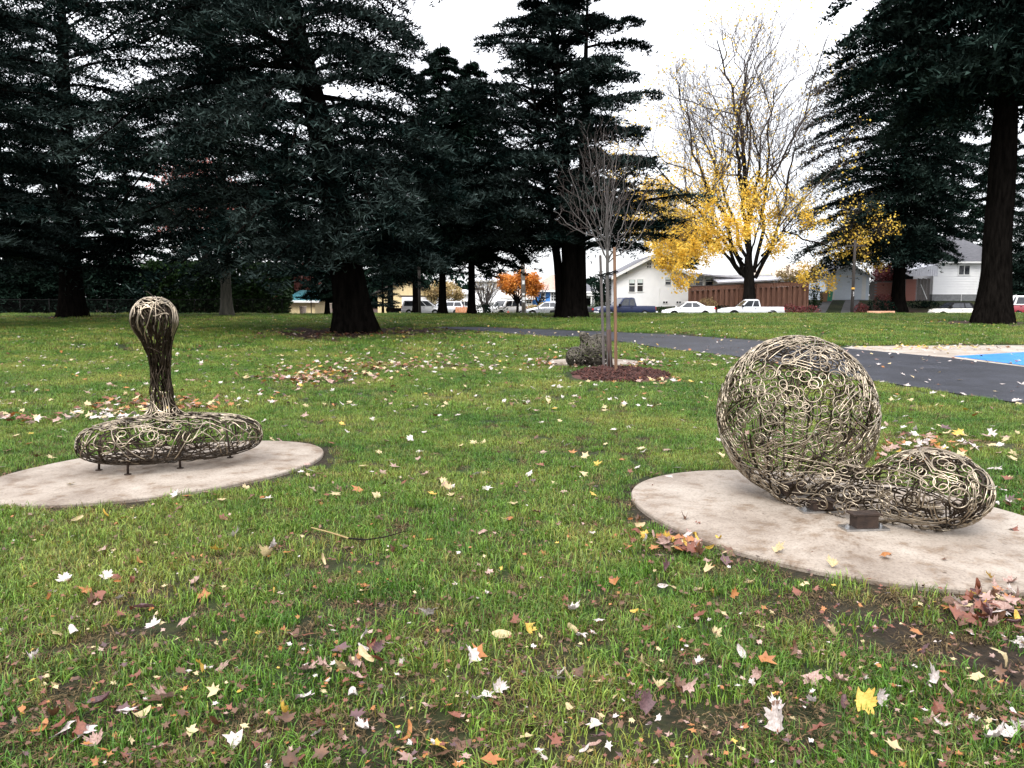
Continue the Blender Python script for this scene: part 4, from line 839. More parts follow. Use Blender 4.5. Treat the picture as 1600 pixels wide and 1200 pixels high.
m = MB(); ay = -2.6; m.hexa([(2.3, ay, ZP(443, Yw - 2.6) - w0[2]), (wx1 - wx0 + .8, ay, ZP(437.5, Yw - 2.6) - w0[2]), (wx1 - wx0 + .8, -.01, ZP(437.5, Yw) - w0[2] + .3), (2.3, -.01, ZP(441, Yw) - w0[2] + .3)], [(2.3, ay, ZP(443, Yw - 2.6) - w0[2] + .14), (wx1 - wx0 + .8, ay, ZP(437.5, Yw - 2.6) - w0[2] + .14), (wx1 - wx0 + .8, -.01, ZP(437.5, Yw) - w0[2] + .44), (2.3, -.01, ZP(441, Yw) - w0[2] + .44)]); m.build('awning', M['roof_metal'], hw)
# tan roofed house behind the fence
def simple_house(label, px0, px1, Y, ez, rz, wallm, roofm, hip=1.5, depth=9, name='house'):
    x0, x1 = XP(px0, Y), XP(px1, Y); g0 = float(H((x0 + x1) / 2, Y)) - .3; o = np.array([x0, Y, g0]); h = empty(name, o, 0, label, 'house'); e, r_ = ZP(ez, Y) - g0, ZP(rz, Y) - g0; w = x1 - x0
    MB().box(0, w, 0, depth, 0, e).build('wall', M[wallm], h); m = MB(); ov = .5
    V = [(-ov, -ov, e + .01), (w + ov, -ov, e + .01), (w + ov, depth + ov, e + .01), (-ov, depth + ov, e + .01), (hip, depth / 2, r_), (w - hip, depth / 2, r_)]
    m.add(V, Q=[(0, 1, 5, 4), (2, 3, 4, 5), (3, 2, 1, 0)], T=[(1, 2, 5), (3, 0, 4)]); rf = m.build('roof', M[roofm], h)
    MB().box(-ov - .01, w + ov + .01, -ov - .03, -ov + .04, e - .16, e + .05).build('gutter', M['white_trim'], rf); return h, o, Y
simple_house('house with broad tan roof showing above the board fence', 1196, 1300, 100, 434, 410, 'white_paint', 'roof_tan')
hb, ob, Yb_ = simple_house('bright blue house with brown roof behind the black car', 832, 905, 98, 454, 428, 'blue_paint', 'roof_brown', hip=2.5)
window(hb, XP(861.5, 98), XP(868, 98), ZP(470, 98), ZP(457, 98), 98, rows=3, cols=2, fw=.14, org=ob)
window(hb, XP(846, 98), XP(851, 98), ZP(468, 98), ZP(458, 98), 98, rows=2, fw=.1, org=ob)
hg, og, _ = simple_house('grey-roofed house with white porch between cedar and sapling', 880, 929, 94, 456, 434, 'white_paint', 'roof_grey', hip=1.5)
MB().box(XP(908, 94) - og[0], XP(924, 94) - og[0], -.04, -.003, ZP(482, 94) - og[2], ZP(466, 94) - og[2]).build('porch_shade', M['interior_dark'], hg)  # dark panel on the wall, painting the shade inside the porch
for p_ in (909, 916, 924): MB().box(XP(p_, 93) - og[0] - .07, XP(p_, 93) - og[0] + .07, -1.0, -.85, .1, ZP(462, 93) - og[2]).build('porch_post', M['white_trim'], hg)
MB().box(XP(906, 93) - og[0], XP(927, 93) - og[0], -1.1, -.005, ZP(462, 93) - og[2], ZP(459.5, 93) - og[2]).build('porch_roof', M['white_trim'], hg)
ht, ot, _ = simple_house('plain white block with a strip of dark windows behind the bare bush', 736, 808, 112, 438, 432, 'white_paint', 'roof_metal', hip=1.0)
window(ht, XP(741.5, 112), XP(756, 112), ZP(454, 112), ZP(449, 112), 112, cols=3, rows=1, org=ot)
hl, ol, _ = simple_house('low white building between the two slim trunks', 676, 736, 120, 458, 452, 'white_paint', 'roof_metal', hip=1.0)
window(hl, XP(714, 120), XP(731, 120), ZP(478, 120), ZP(471, 120), 120, cols=3, rows=1, org=ol)
hv, ov_, _ = simple_house('white house front glimpsed below the orange tree', 788, 832, 96, 466, 450, 'white_paint', 'roof_tan', hip=1.5)
window(hv, XP(790, 96), XP(795, 96), ZP(474, 96), ZP(467, 96), 96, cols=1, rows=2, org=ov_); window(hv, XP(823, 96), XP(830, 96), ZP(474, 96), ZP(467, 96), 96, cols=2, rows=2, org=ov_)
hq, oq, _ = simple_house('shadowed grey house behind the left cedars', 170, 245, 84, 470, 418, 'foundation', 'roof_grey', hip=1.5)
simple_house('teal-roofed shed at the end of the clipped hedge', 449, 492, 76, 470, 453, 'cream_paint', 'teal_roof', hip=.6, depth=5, name='shed')
# cream garage with front gable
Y = 104.0; x0, x1, xr = XP(590, Y), XP(673, Y), XP(636, Y); zb = float(H(x0, Y)) - .2; ze, zr = ZP(458, Y), ZP(436, Y); o = np.array([x0, Y, zb]); hc = empty('garage', o, 0, 'cream garage with white door and brown gable behind the minivan', 'garage')
MB().prism([(0, 0, 0), (x1 - x0, 0, 0), (x1 - x0, 0, ze - zb), (xr - x0, 0, zr - zb), (0, 0, ze - zb)], (0, 8, 0)).build('wall', M['cream_paint'], hc)
gable_roof(MB(), 0, x1 - x0, ze - zb + .02, xr - x0, zr - zb + .02, -.6, 8.4, over=.9, th=.25).build('roof', M['dark_trim'], hc)
dr = MB(); dx0, dx1 = XP(628, Y) - x0, XP(667, Y) - x0; dz1 = ZP(464, Y) - zb
d_ = MB().box(dx0, dx1, -.03, -.004, 0, dz1).build('garage_door', M['white_paint'], hc)
for i in range(5): MB().box(dx0 + .05, dx1 - .05, -.055, -.031, .08 + i * (dz1 - .1) / 5, .02 + (i + 1) * (dz1 - .1) / 5).build('panel', M['white_paint'], d_)
MB().box(dx0 - .2, dx1 + .2, -.07, -.004, dz1 + .02, dz1 + .2).build('lintel_trim', M['dark_trim'], hc)
# pale blue-white garage
Y = 86.5; x0, x1, xr = XP(1290, Y), XP(1357, Y), XP(1322, Y); zb = ZP(468, Y); ze, zr = ZP(431, Y), ZP(413, Y); o = np.array([x0, Y, zb]); hp = empty('garage', o, 0, 'pale blue-white garage with wide closed door up the drive', 'garage')
MB().prism([(0, 0, -.6), (x1 - x0, 0, -.6), (x1 - x0, 0, ze - zb), (xr - x0, 0, zr - zb), (0, 0, ze - zb)], (0, 6.5, 0)).build('wall', M['blue_white'], hp)
rp_ = gable_roof(MB(), 0, x1 - x0, ze - zb + .02, xr - x0, zr - zb + .02, -.3, 6.8, over=.45, th=.1).build('roof', M['roof_grey'], hp)
for xa in (0, x1 - x0):
    d = np.array([xr - x0 - xa, 0, zr - ze]); u = d / np.linalg.norm(d); a = np.array([xa, -.31, ze - zb - .1]) - u * .45; b = np.array([xr - x0, -.31, zr - zb - .1]); m = MB(); m.hexa([a, b, b + [0, -.04, 0], a + [0, -.04, 0]], [a + [0, 0, .2], b + [0, 0, .2], b + [0, -.04, .2], a + [0, -.04, .2]]); m.build('barge_board', M['white_trim'], rp_)
dx0, dx1, dz = XP(1303, Y) - x0, XP(1345, Y) - x0, ZP(432.5, Y) - zb
d_ = MB().box(dx0, dx1, .03, .06, 0, dz).build('garage_door', M['blue_white'], hp); d_.location.y = -.09
nP = 4
for i in range(nP): MB().box(dx0 + .03, dx1 - .03, .012, .029, .02 + i * dz / nP, (i + 1) * dz / nP - .02).build('panel', M['blue_white'], d_)
for a, b in ((dx0 - .45, dx0 - .003), (dx1 + .003, dx1 + .45)): MB().box(a, b, -.08, -.004, 0, dz + .1).build('door_jamb', M['white_trim'], hp)
MB().box(dx0, dx1, -.1, -.004, dz + .005, dz + .12).build('lintel_trim', M['white_trim'], hp)
# drive, with grass strip between the wheel tracks
def drive(px, label):
    pts = [(gp_y(a, y_), gp_y(b, y_)) for (a, b, y_) in px]; m = MB(); V = []
    for a, b in pts:
        for t in np.linspace(0, 1, 5): q = a * (1 - t) + b * t; V.append((q[0], q[1], H(q[0], q[1]) + .03))
    n = len(pts); m.add(V, Q=[(i * 5 + j, i * 5 + j + 1, (i + 1) * 5 + j + 1, (i + 1) * 5 + j) for i in range(n - 1) for j in range(4)]); tag(m.build('driveway', M['asphalt_street']), label, 'driveway', kind='structure')
def gp_y(px, Y): x = XP(px, Y); return np.array([x, Y, 0.])
drive([(1262 + (1289 - 1262) * t, 1284 + (1303 - 1284) * t, 73.2 + 13 * t) for t in np.linspace(0, 1, 16)], 'grey drive left of the grass strip before the garage')
drive([(1310 + (1322 - 1310) * t, 1335 + (1344 - 1335) * t, 73.2 + 13 * t) for t in np.linspace(0, 1, 16)], 'grey drive right of the grass strip before the garage')
# white bungalow at the right with carport
Y = 85.0; x0, x1 = XP(1456.5, Y), XP(1575, Y); zb = ZP(467, Y); zs, ze, zr = ZP(460, Y), ZP(411.5, Y), ZP(368, Y + 5); o = np.array([x0, Y, zb]); hr = empty('house', o, 0, 'white sided bungalow with grey hip roof behind the convertible', 'house')
MB().box(0, x1 - x0, .05, 8.5, -1.2, zs - zb).build('foundation', M['foundation'], hr)
MB().box(.03, x1 - x0 - .03, .08, 8.45, zs - zb + .002, ze - zb).build('wall', M['white_paint'], hr)
nb = 12; bh = (ze - zs) / nb
for i in range(nb):
    z_ = zs - zb + i * bh; m = MB(); m.hexa([(0, .02, z_ + .004), (x1 - x0, .02, z_ + .004), (x1 - x0, .078, z_ + .004), (0, .078, z_ + .004)], [(0, .055, z_ + bh - .002), (x1 - x0, .055, z_ + bh - .002), (x1 - x0, .078, z_ + bh - .002), (0, .078, z_ + bh - .002)]); m.build('siding_board', M['white_paint'], hr)
e = ze - zb; w = x1 - x0; r_ = zr - zb; m = MB(); m.add([(-.5, -.5, e + .15), (w + .5, -.5, e + .15), (w + .5, 9, e + .15), (-.5, 9, e + .15), (3.9, 4.25, r_), (w - 3.9, 4.25, r_)], Q=[(0, 1, 5, 4), (2, 3, 4, 5), (3, 2, 1, 0)], T=[(1, 2, 5), (3, 0, 4)]); rr_ = m.build('roof', M['roof_grey'], hr)
MB().box(-.52, w + .52, -.54, -.46, e + .0, e + .17).build('gutter', M['white_trim'], rr_); MB().box(-.5, w + .5, -.45, .0, e + .003, e + .05).build('soffit', M['white_trim'], rr_)
window(hr, XP(1495.5, Y), XP(1512, Y), ZP(429, Y), ZP(415, Y), Y + .015, cols=2, rows=1, fw=.1, org=o)
for i, q in enumerate(np.linspace(XP(1500, Y) - x0, XP(1500, Y) - x0, 1)): MB().tube([[q, -.2, -.3], [q, -.2, .5]], .03, 6).build('stand_pipe', M['plastic_white'], hr)
# carport: corrugated awning on posts, brick pier, plank gate
cx0, cx1 = XP(1413, Y), x0 - .04; cp = empty('carport', (cx0, Y, zb), 0, 'carport with corrugated pale awning beside the white bungalow', 'carport'); wz = cx1 - cx0; ncor = 26
for i in range(ncor):   # corrugated sheets, each its own strip
    a, b = wz * i / ncor, wz * (i + 1) / ncor - .015; f0, f1 = i / ncor, (i + 1) / ncor; zt0, zt1 = [np.interp(f_, [0, 1], [ZP(422, Y) - zb, ZP(413, Y) - zb]) for f_ in (f0, f1)]; zl = ZP(431.5, Y - .8) - zb
    m = MB(); dz = .03 * (i % 2); m.hexa([(a, -.9 - dz, zl), (b, -.9 - dz, zl), (b, 2.2, zt1 + .3), (a, 2.2, zt0 + .3)], [(a, -.9 - dz, zl + (zt0 - zl) * .98), (b, -.9 - dz, zl + (zt1 - zl) * .98), (b, 2.2, zt1 + .36), (a, 2.2, zt0 + .36)]); m.build('awning_sheet', M['roof_metal'], cp)
MB().box(0, wz, 4.2, 4.3, -1, ZP(431, Y) - zb + .4).build('back_wall', M['interior_dark'], cp)  # near-black wall puts the shade of the carport interior into the colour
pz = ZP(432.5, Y) - zb; bx1 = XP(1432.5, Y) - cx0; pier = MB().box(.03, bx1 - .03, .03, .37, -.8, pz - .25).build('brick_pier', M['foundation'], cp)
brick_me = MB().box(0, .21, 0, .1, 0, .065).mesh('brick'); brick_me.materials.append(M['brick'])
nc, nr = int(bx1 / .225), int((pz + .4) / .078)
for j in range(nr):
    for i in range(nc):
        bo = bpy.data.objects.new('brick', brick_me); COL.objects.link(bo); bo.parent = pier; bo.location = (.0 + i * .225 + (.11 if j % 2 else 0), 0 + .004 * ((i * 7 + j * 3) % 3), -.6 + j * .078); bo.scale.x = 1
for i in range(9):
    xx = bx1 + .15 + i * .17
    if xx + .15 < wz: MB().box(xx, xx + .15, .35 + .01 * (i % 2), .38 + .01 * (i % 2), -.5, pz - .15 - .04 * (i % 3)).build('gate_plank', M['grey_wood'], cp)
a, b = np.array([bx1 + .5, .3, pz * .62]), np.array([wz - .35, .3, -.1]); m = MB(); m.hexa([a, b, b + [0, .03, 0], a + [0, .03, 0]], [a + [0, 0, .14], b + [0, 0, .14], b + [0, .03, .14], a + [0, .03, .14]]); m.build('handrail', M['white_trim'], cp)
# brick garden wall by the garage
bw0, bw1, Yk = XP(1366, 87), XP(1412, 87), 87.0; wzb = float(H(bw0, Yk)) - .3; kz = ZP(440, Yk) - wzb; bwall = empty('brick_wall', (bw0, Yk, wzb), 0, 'dark red brick garden wall right of the pale garage', 'wall')
core = MB().box(.02, bw1 - bw0 - .02, .02, .22, 0, kz - .02).build('mortar', M['foundation'], bwall); br_me = MB().box(0, .44, 0, .1, 0, .14).mesh('brick'); br_me.materials.append(M['brick'])
for j in range(int(kz / .155)):
    for i in range(int((bw1 - bw0 - .3) / .46)):
        bo = bpy.data.objects.new('brick', br_me); COL.objects.link(bo); bo.parent = bwall; bo.location = (i * .46 + (.23 if j % 2 else 0), .004 * ((i * 5 + j) % 3), .01 + j * .155)
MB().box(-.04, bw1 - bw0 + .04, -.05, .28, kz, kz + .08).build('coping', M['dark_trim'], bwall)
pn = empty('gate_panel', (XP(1357.8, 86.6), 86.6, ZP(468, 86.6)), 0, 'dark narrow side gate between pale garage and brick wall', 'gate')
for i in range(4): MB().box(.02 + i * .13, .14 + i * .13, 0, .03, 0, ZP(441, 86.6) - ZP(468, 86.6)).build('plank', M['grey_wood'], pn)
# board fence
Yf = 79.0; f0, f1 = XP(1075, Yf), XP(1263, Yf); nbd = 46; bf = empty('board_fence', (f0, Yf, float(H(f0, Yf))), 0, 'long brown board fence behind the white saloon and silver pickup', 'fence'); zb = float(H(f0, Yf))
def ftopz(t): return np.interp(t, [0, 1], [ZP(447, Yf), ZP(438.5, Yf)]) - zb
def fbotz(t): return np.interp(t, [0, 1], [ZP(480, Yf), ZP(473, Yf)]) - zb - .4
def slab(name, t0, t1, y0, y1, zf0, zf1, m, par=bf, a=0, b=0):
    xa, xb = (f1 - f0) * t0 + a, (f1 - f0) * t1 - b; mb = MB(); mb.hexa([(xa, y0, zf0(t0)), (xb, y0, zf0(t1)), (xb, y1, zf0(t1)), (xa, y1, zf0(t0))], [(xa, y0, zf1(t0)), (xb, y0, zf1(t1)), (xb, y1, zf1(t1)), (xa, y1, zf1(t0))]); return mb.build(name, M[m], par)
rb = np.random.default_rng(2)
for i in range(nbd):
    j = rb.uniform(-.01, .01)
    if i % 2 == 0: slab('board', i / nbd, (i + 1) / nbd, -.10 + j, -.07 + j, fbotz, lambda t: ftopz(t) - .49, 'fence_wood', a=-.01, b=.0)
    else: slab('board', i / nbd, (i + 1) / nbd, .12 + j, .15 + j, fbotz, lambda t: ftopz(t) - .49, 'fence_wood', a=-.06, b=-.06)
slab('cap_rail', 0, 1, -.12, .12, lambda t: ftopz(t) - .04, ftopz, 'dark_trim'); slab('top_board', 0, 1, -.06, -.02, lambda t: ftopz(t) - .40, lambda t: ftopz(t) - .045, 'fence_wood'); slab('rail', 0, 1, -.11, .115, lambda t: ftopz(t) - .48, lambda t: ftopz(t) - .405, 'fence_wood')
for i in range(8): slab('post', i / 7 * .985, i / 7 * .985 + .011, -.15, -.125, fbotz, lambda t: ftopz(t) - .05, 'fence_wood')
of = empty('board_fence', (XP(711.5, 96), 96, float(H(-6, 96))), 0, 'short orange wooden fence panel left of the second slim trunk', 'fence'); oh = ZP(479.5, 96) - float(H(-6, 96)); ow = (XP(731, 96) - XP(711.5, 96)) / 6
for i in range(6): MB().box(i * ow, (i + 1) * ow - .02, 0, .03, -.1, oh - .03 * (i % 2)).build('board', M['orange_wood'], of)
MB().box(0, 6 * ow, .035, .08, oh * .7, oh * .8).build('rail', M['orange_wood'], of)
# wheelie bins
def bin_(px, Y, lid, label):
    b = G(px, Y); o = empty('wheelie_bin', b + [0, 0, .0], .15, label, 'bin', 'bins by the garage'); m = MB(); m.hexa([(-.22, -.24, .05), (.22, -.24, .05), (.22, .24, .05), (-.22, .24, .05)], [(-.29, -.33, .98), (.29, -.33, .98), (.29, .33, .98), (-.29, .33, .98)]); m.build('body', M['bin_brown' if lid == 'lid_blue' else lid], o)
    m = MB(); m.hexa([(-.31, -.36, .983), (.31, -.36, .983), (.31, .36, .983), (-.31, .36, .983)], [(-.26, -.3, 1.07), (.26, -.3, 1.07), (.26, .36, 1.07), (-.26, .36, 1.07)]); m.build('lid', M[lid], o)
    for s in (-.25, .25): MB().lathe([(.11, -.03), (.11, .03)], (s, .27, .11), 14).build('wheel', M['tyre'], o)
bin_(1287, 84, 'lid_blue', 'brown bin with blue lid beside the pale garage'); bin_(1294.5, 84.6, 'lid_green', 'green bin next to the blue-lidded one by the garage')
# utility poles
def pole(px, Y, top, r, m, label, lean=0, name='utility_pole'):
    b = G(px, Y); o = empty(name, b, 0, label, 'pole'); MB().tube([[0, 0, -.3], [lean * .5, 0, top * .5], [lean, 0, top]], [r, r * .9, r * .75], 14).build('post', M[m], o, smooth=True); return o, b
p1, b1_ = pole(1332, 72.6, 6.9, .15, 'pole_wood', 'dark wooden utility pole with orange band in front of the pale garage')
z_ = ZP(452, 72.6) - b1_[2]; MB().lathe([(.154, 0), (.154, .17)], (0, 0, z_), 16).build('orange_band', M['orange_mark'], p1)
def text(body, size, loc, rot, m, parent, name='lettering'):
    cu = bpy.data.curves.new(name, 'FONT'); cu.body = body; cu.size = size; cu.extrude = .004; cu.align_x = 'CENTER'; cu.align_y = 'CENTER'; cu.resolution_u = 2
    t_ = bpy.data.objects.new(name, cu); me = bpy.data.meshes.new_from_object(t_); bpy.data.objects.remove(t_); me.materials.clear(); me.materials.append(M[m])
    o = bpy.data.objects.new(name, me); COL.objects.link(o); o.parent = parent; o.location = loc; o.rotation_euler = rot; return o
text('Z', .22, (0, -.16, ZP(457.5, 72.6) - b1_[2]), (pi / 2, 0, 0), 'white_trim', p1); text('2', .22, (0, -.16, ZP(461.5, 72.6) - b1_[2]), (pi / 2, 0, 0), 'white_trim', p1)
MB().box(-.9, .9, -.06, .06, 6.3, 6.45).build('cross_arm', M['pole_wood'], p1)
p2, b2_ = pole(819, 65, 9.5, .18, 'pole_pale', 'grey wooden utility pole with paper tags beside the orange tree', lean=-.25)
for i, (zz, hh) in enumerate(((4.6, .3), (3.2, .16), (2.6, .22), (2.3, .12))): MB().box(-.11 - .12 * zz / 9, .09 - .12 * zz / 9, -.185, -.17, zz * .62, zz * .62 + hh).build('paper_tag', M['white_trim'], p2)
pole(655.5, 60, 7.5, .11, 'pole_wood', 'slim dark lamp post in front of the white minivan', name='lamp_post')
# power lines over the gardens
for k, (zl, sag) in enumerate(((ZP(383, 92), .5), (ZP(388, 92), .6))):
    t = np.linspace(0, 1, 24); xa, xb = -10, 60; P = np.stack([xa + (xb - xa) * t, 92 + 0 * t, zl + 1.2 * (t - .5) - sag * 4 * t * (1 - t) + sag], -1); tag(MB().tube(P, .018, 4).build('power_line', M['fence_black']), ['upper', 'lower'][k] + ' thin power line crossing behind the yellow maple', 'cable', 'power lines behind the maple')
# hydrant
hp_ = G(794, 62.5); hy = empty('fire_hydrant', hp_, 0, 'small red fire hydrant by the pale suv', 'hydrant'); MB().lathe([(.17, 0), (.17, .05), (.11, .06), (.11, .48), (.14, .49), (.14, .53), (.11, .62), (.04, .69), (.03, .74)], (0, 0, 0), 14).build('barrel', M['hydrant_red'], hy, smooth=True, angle=35)
for s in (-1, 1): MB().tube([[.1 * s, 0, .38], [.19 * s, 0, .38]], .055, 10).build('nozzle_cap', M['hydrant_red'], hy)
MB().tube([[0, -.1, .36], [0, -.2, .36]], .07, 10).build('nozzle_cap', M['hydrant_red'], hy)
# white barrier blocks
for k, px in enumerate((846.5, 855)):
    b = G(px, 55.2); o = empty('barrier', b, 0, ['white plastic barrier block farther from the black car', 'white plastic barrier block touching the black car nose'][k], 'barrier', 'white barrier blocks'); MB().hexa([(-.2, -.12, 0), (.2, -.12, 0), (.2, .12, 0), (-.2, .12, 0)], [(-.17, -.09, .26), (.17, -.09, .26), (.17, .09, .26), (-.17, .09, .26)]).build('body', M['plastic_white'], o)
    for s in (-.09, .09): MB().hexa([(s - .07, -.085, .2605), (s + .07, -.085, .2605), (s + .07, .085, .2605), (s - .07, .085, .2605)], [(s - .03, -.05, .38), (s + .03, -.05, .38), (s + .03, .05, .38), (s - .03, .05, .38)]).build('lug', M['plastic_white'], o)
for k, (px, py, hh) in enumerate(((473, 491, .62), (513, 493, .85))):
    b = G(px, 60.5); o = empty('planter', b, 0, ['short pale planter tub near the hedge end', 'taller pale planter tub beside the low dark spruce'][k], 'planter', 'pale planter tubs'); MB().lathe([(.22, 0), (.26, hh * .9), (.29, hh * .9), (.29, hh), (.24, hh), (.22, hh * .85)], (0, 0, .35), 18).build('tub', M['roof_tan'], o, smooth=True, angle=35)
    MB().lathe([(.2, 0), (.2, .36)], (0, 0, 0), 12).build('plinth', M['foundation'], o)
kb = tag(MB().box(0, 2.2, 0, .25, -.1, .2).build('kerb_block', M['orange_block']), 'pale orange kerb stone at the foot of the fir', 'kerb'); kb.location = G(1358, 66.0); kb.location.z = .15; kb.rotation_euler.z = .04

# ------------------------------------------------------------------ vehicles
wheel_cache = {}
def vehicle(name, label, px, Y, face, spec, group='vehicles parked along the street', z=None, rz=0):
    """x forward, nose at +x; face -1 turns the nose to the left of the photograph"""
    x = XP(px, Y); z = float(H(x, Y)) + .012 if z is None else z
    o = empty(name, (x, Y, z), (0 if face > 0 else pi) + rz, label, 'car' if name not in ('pickup', 'van', 'minivan') else name.replace('pickup', 'truck'), group)
    st = spec['body']; ring = []
    for (sx, zb, zt, w) in st:
        h = zt - zb; ring.append([(sx, -w * .90, zb), (sx, -w * .99, zb + .18 * h), (sx, -w, zb + .5 * h), (sx, -w * .975, zb + .82 * h), (sx, -w * .88, zt), (sx, w * .88, zt), (sx, w * .975, zb + .82 * h), (sx, w, zb + .5 * h), (sx, w * .99, zb + .18 * h), (sx, w * .90, zb)])
    n, k = len(ring), 10; m = MB(); m.add(np.array(ring), Q=[(i * k + j, i * k + (j + 1) % k, (i + 1) * k + (j + 1) % k, (i + 1) * k + j) for i in range(n - 1) for j in range(k)], P=[tuple(range(k))[::-1], tuple(range((n - 1) * k, n * k))])
    bm_ = M[spec['paint']]; body = m.build('body', bm_, o, smooth=True, angle=38)
    if 'low' in spec:   # lower colour band
        pass
    for cab in spec['cabs']:
        xbf, xrf, xrr, xbr, zb, zr, wb, wr = cab['pts']; topm = M[cab.get('paint', spec['paint'])]; zm = zr - .07
        def side(t, s, sg):   # t: 0 front..1 rear, s: 0 belt..1 roof edge
            return np.array([(xbf * (1 - s) + xrf * s) * (1 - t) + (xbr * (1 - s) + xrr * s) * t, sg * (wb * (1 - s) + wr * s), zb * (1 - s) + zm * s])
        c = [side(0, 0, -1), side(1, 0, -1), side(1, 0, 1), side(0, 0, 1)]; d = [side(0, 1, -1), side(1, 1, -1), side(1, 1, 1), side(0, 1, 1)]
        ins = .12; e = [v + np.array([(-ins if i in (0, 3) else ins) * 1.2, ins * (1 if i < 2 else -1), .07]) for i, v in enumerate(d)]
        m = MB(); m.add(c + d + e, Q=[(0, 1, 5, 4), (1, 2, 6, 5), (2, 3, 7, 6), (3, 0, 4, 7), (4, 5, 9, 8), (5, 6, 10, 9), (6, 7, 11, 10), (7, 4, 8, 11), (8, 9, 10, 11)]); cb = m.build('cabin', topm, o, smooth=True, angle=30)
        def pane(quad, nm='window', mt='glass_dark', off=.008):
            q = np.array(quad); nn = unit(np.cross(q[1] - q[0], q[3] - q[0])); ctr = np.mean([side(0, .5, -1), side(1, .5, 1)], 0)
            if (q.mean(0) - ctr) @ nn < 0: nn = -nn
            m = MB(); m.add(list(q + nn * off) + list(q - nn * .004), Q=[(0, 1, 2, 3), (4, 7, 6, 5), (0, 4, 5, 1), (1, 5, 6, 2), (2, 6, 7, 3), (3, 7, 4, 0)]); return m.build(nm, M[mt], o)
        for t0, t1 in cab.get('win', []):
            for sg in (-1, 1): pane([side(t0, .10, sg), side(t1, .10, sg), side(t1, .93, sg), side(t0, .93, sg)])
        def fr(t, a, s, b_): return side(t, s, -1) * (1 - b_) + side(t, s, 1) * b_
        if cab.get('front', 1): pane([fr(0, 0, .10, .07), fr(0, 0, .10, .93), fr(0, 0, .95, .9), fr(0, 0, .95, .1)], 'windscreen')
        if cab.get('rear', 1): pane([fr(1, 0, .18, .1), fr(1, 0, .18, .9), fr(1, 0, .92, .88), fr(1, 0, .92, .12)], 'rear_window')
    wr_ = spec.get('wr', .32); W = spec['W']
    for wx in spec['wheels']:
        for sg in (-1, 1):
            ar = MB(); a = np.linspace(-.15, pi + .15, 15); q = [(wx + (wr_ + .07) * cos(t), sg * (W + .004), wr_ + (wr_ + .07) * sin(t)) for t in a]; ar.prism([(p[0], p[1] - sg * .03, p[2]) for p in q], (0, sg * .03, 0)); ar.build('wheel_arch_shade', M['interior_dark'], o)  # dark half-disc on the body side paints the shaded wheel well
            wh = MB().lathe([(wr_ * .62, -.1), (wr_ * .94, -.1), (wr_, -.07), (wr_, .07), (wr_ * .94, .1), (wr_ * .62, .1)], (0, 0, 0), 22, 'y').build('wheel', M['tyre'], o, smooth=True, angle=40); wh.location = (wx, sg * (W - .085), wr_)
            rm = MB().lathe([(wr_ * .6, -.012), (wr_ * .6, 0), (wr_ * .5, .004), (wr_ * .18, .02), (.03, .02)] if sg > 0 else [(wr_ * .6, .012), (wr_ * .6, 0), (wr_ * .5, -.004), (wr_ * .18, -.02), (.03, -.02)], (0, sg * .104, 0), 18, 'y').build('rim', M[spec.get('rimm', 'rim')], wh, smooth=True, angle=30)
    def b3(nm, c, mt, par=o, flip=True):
        for sg in ((-1, 1) if flip else (1,)):
            x0_, x1_, y0_, y1_, z0_, z1_ = c; ya, yb = sorted((y0_ * sg, y1_ * sg)); MB().box(x0_, x1_, ya, yb, z0_, z1_).build(nm, M[mt], par)
    f_, r_ = st[-1], st[0]
    for c in spec.get('head', []): b3('headlight', c, 'lamp_clear')
    for c in spec.get('tail', []): b3('tail_light', c, 'lamp_red')
    for c in spec.get('bump', []): b3('bumper', c, spec.get('bumpm', 'chrome'), flip=False)
    for c in spec.get('handle', []): b3('door_handle', c, spec.get('handm', 'rubber'))
    for c in spec.get('mirror', []): b3('mirror', c, spec.get('mirm', 'rubber'))
    for c in spec.get('trim', []): b3('side_moulding', c, 'car_grey')
    for c in spec.get('plate', []): b3('number_plate', c, 'plastic_white', flip=False)
    return o
sedan = dict(paint='car_white', W=.86, wr=.31, wheels=(-1.28, 1.36), body=[(-2.24, .34, .86, .66), (-2.12, .24, 1.02, .80), (-1.5, .20, 1.04, .86), (-.6, .18, .98, .87), (.6, .18, .95, .87), (1.2, .20, .88, .86), (1.8, .24, .76, .80), (2.15, .28, .64, .68), (2.24, .34, .54, .55)],
    cabs=[dict(pts=(1.0, .28, -.78, -1.62, .90, 1.43, .80, .58), win=((.07, .44), (.47, .80)))], head=[(2.02, 2.16, .45, .66, .58, .70)], tail=[(-2.22, -2.06, .55, .80, .78, .94)], handle=[(.1, .28, .86, .885, .80, .84), (-.85, -.67, .86, .885, .82, .86)], mirror=[(.78, .92, .86, 1.0, .92, 1.04)], trim=[(-1.0, 1.0, .866, .885, .50, .54)], mirm='car_white', handm='car_grey')
vehicle('saloon_car', 'white saloon car parked before the board fence end', 1075.5, 70, -1, sedan)
blk = dict(sedan); blk['paint'] = 'car_black'; blk['mirm'] = 'car_black'; vehicle('saloon_car', 'black saloon car half hidden by the cedar trunk', 884, 66, -1, blk)
gry = dict(sedan); gry['paint'] = 'car_grey'; gry['mirm'] = 'car_grey'; vehicle('saloon_car', 'grey saloon car behind the black car, by the blue house', 855, 73.5, -1, gry)
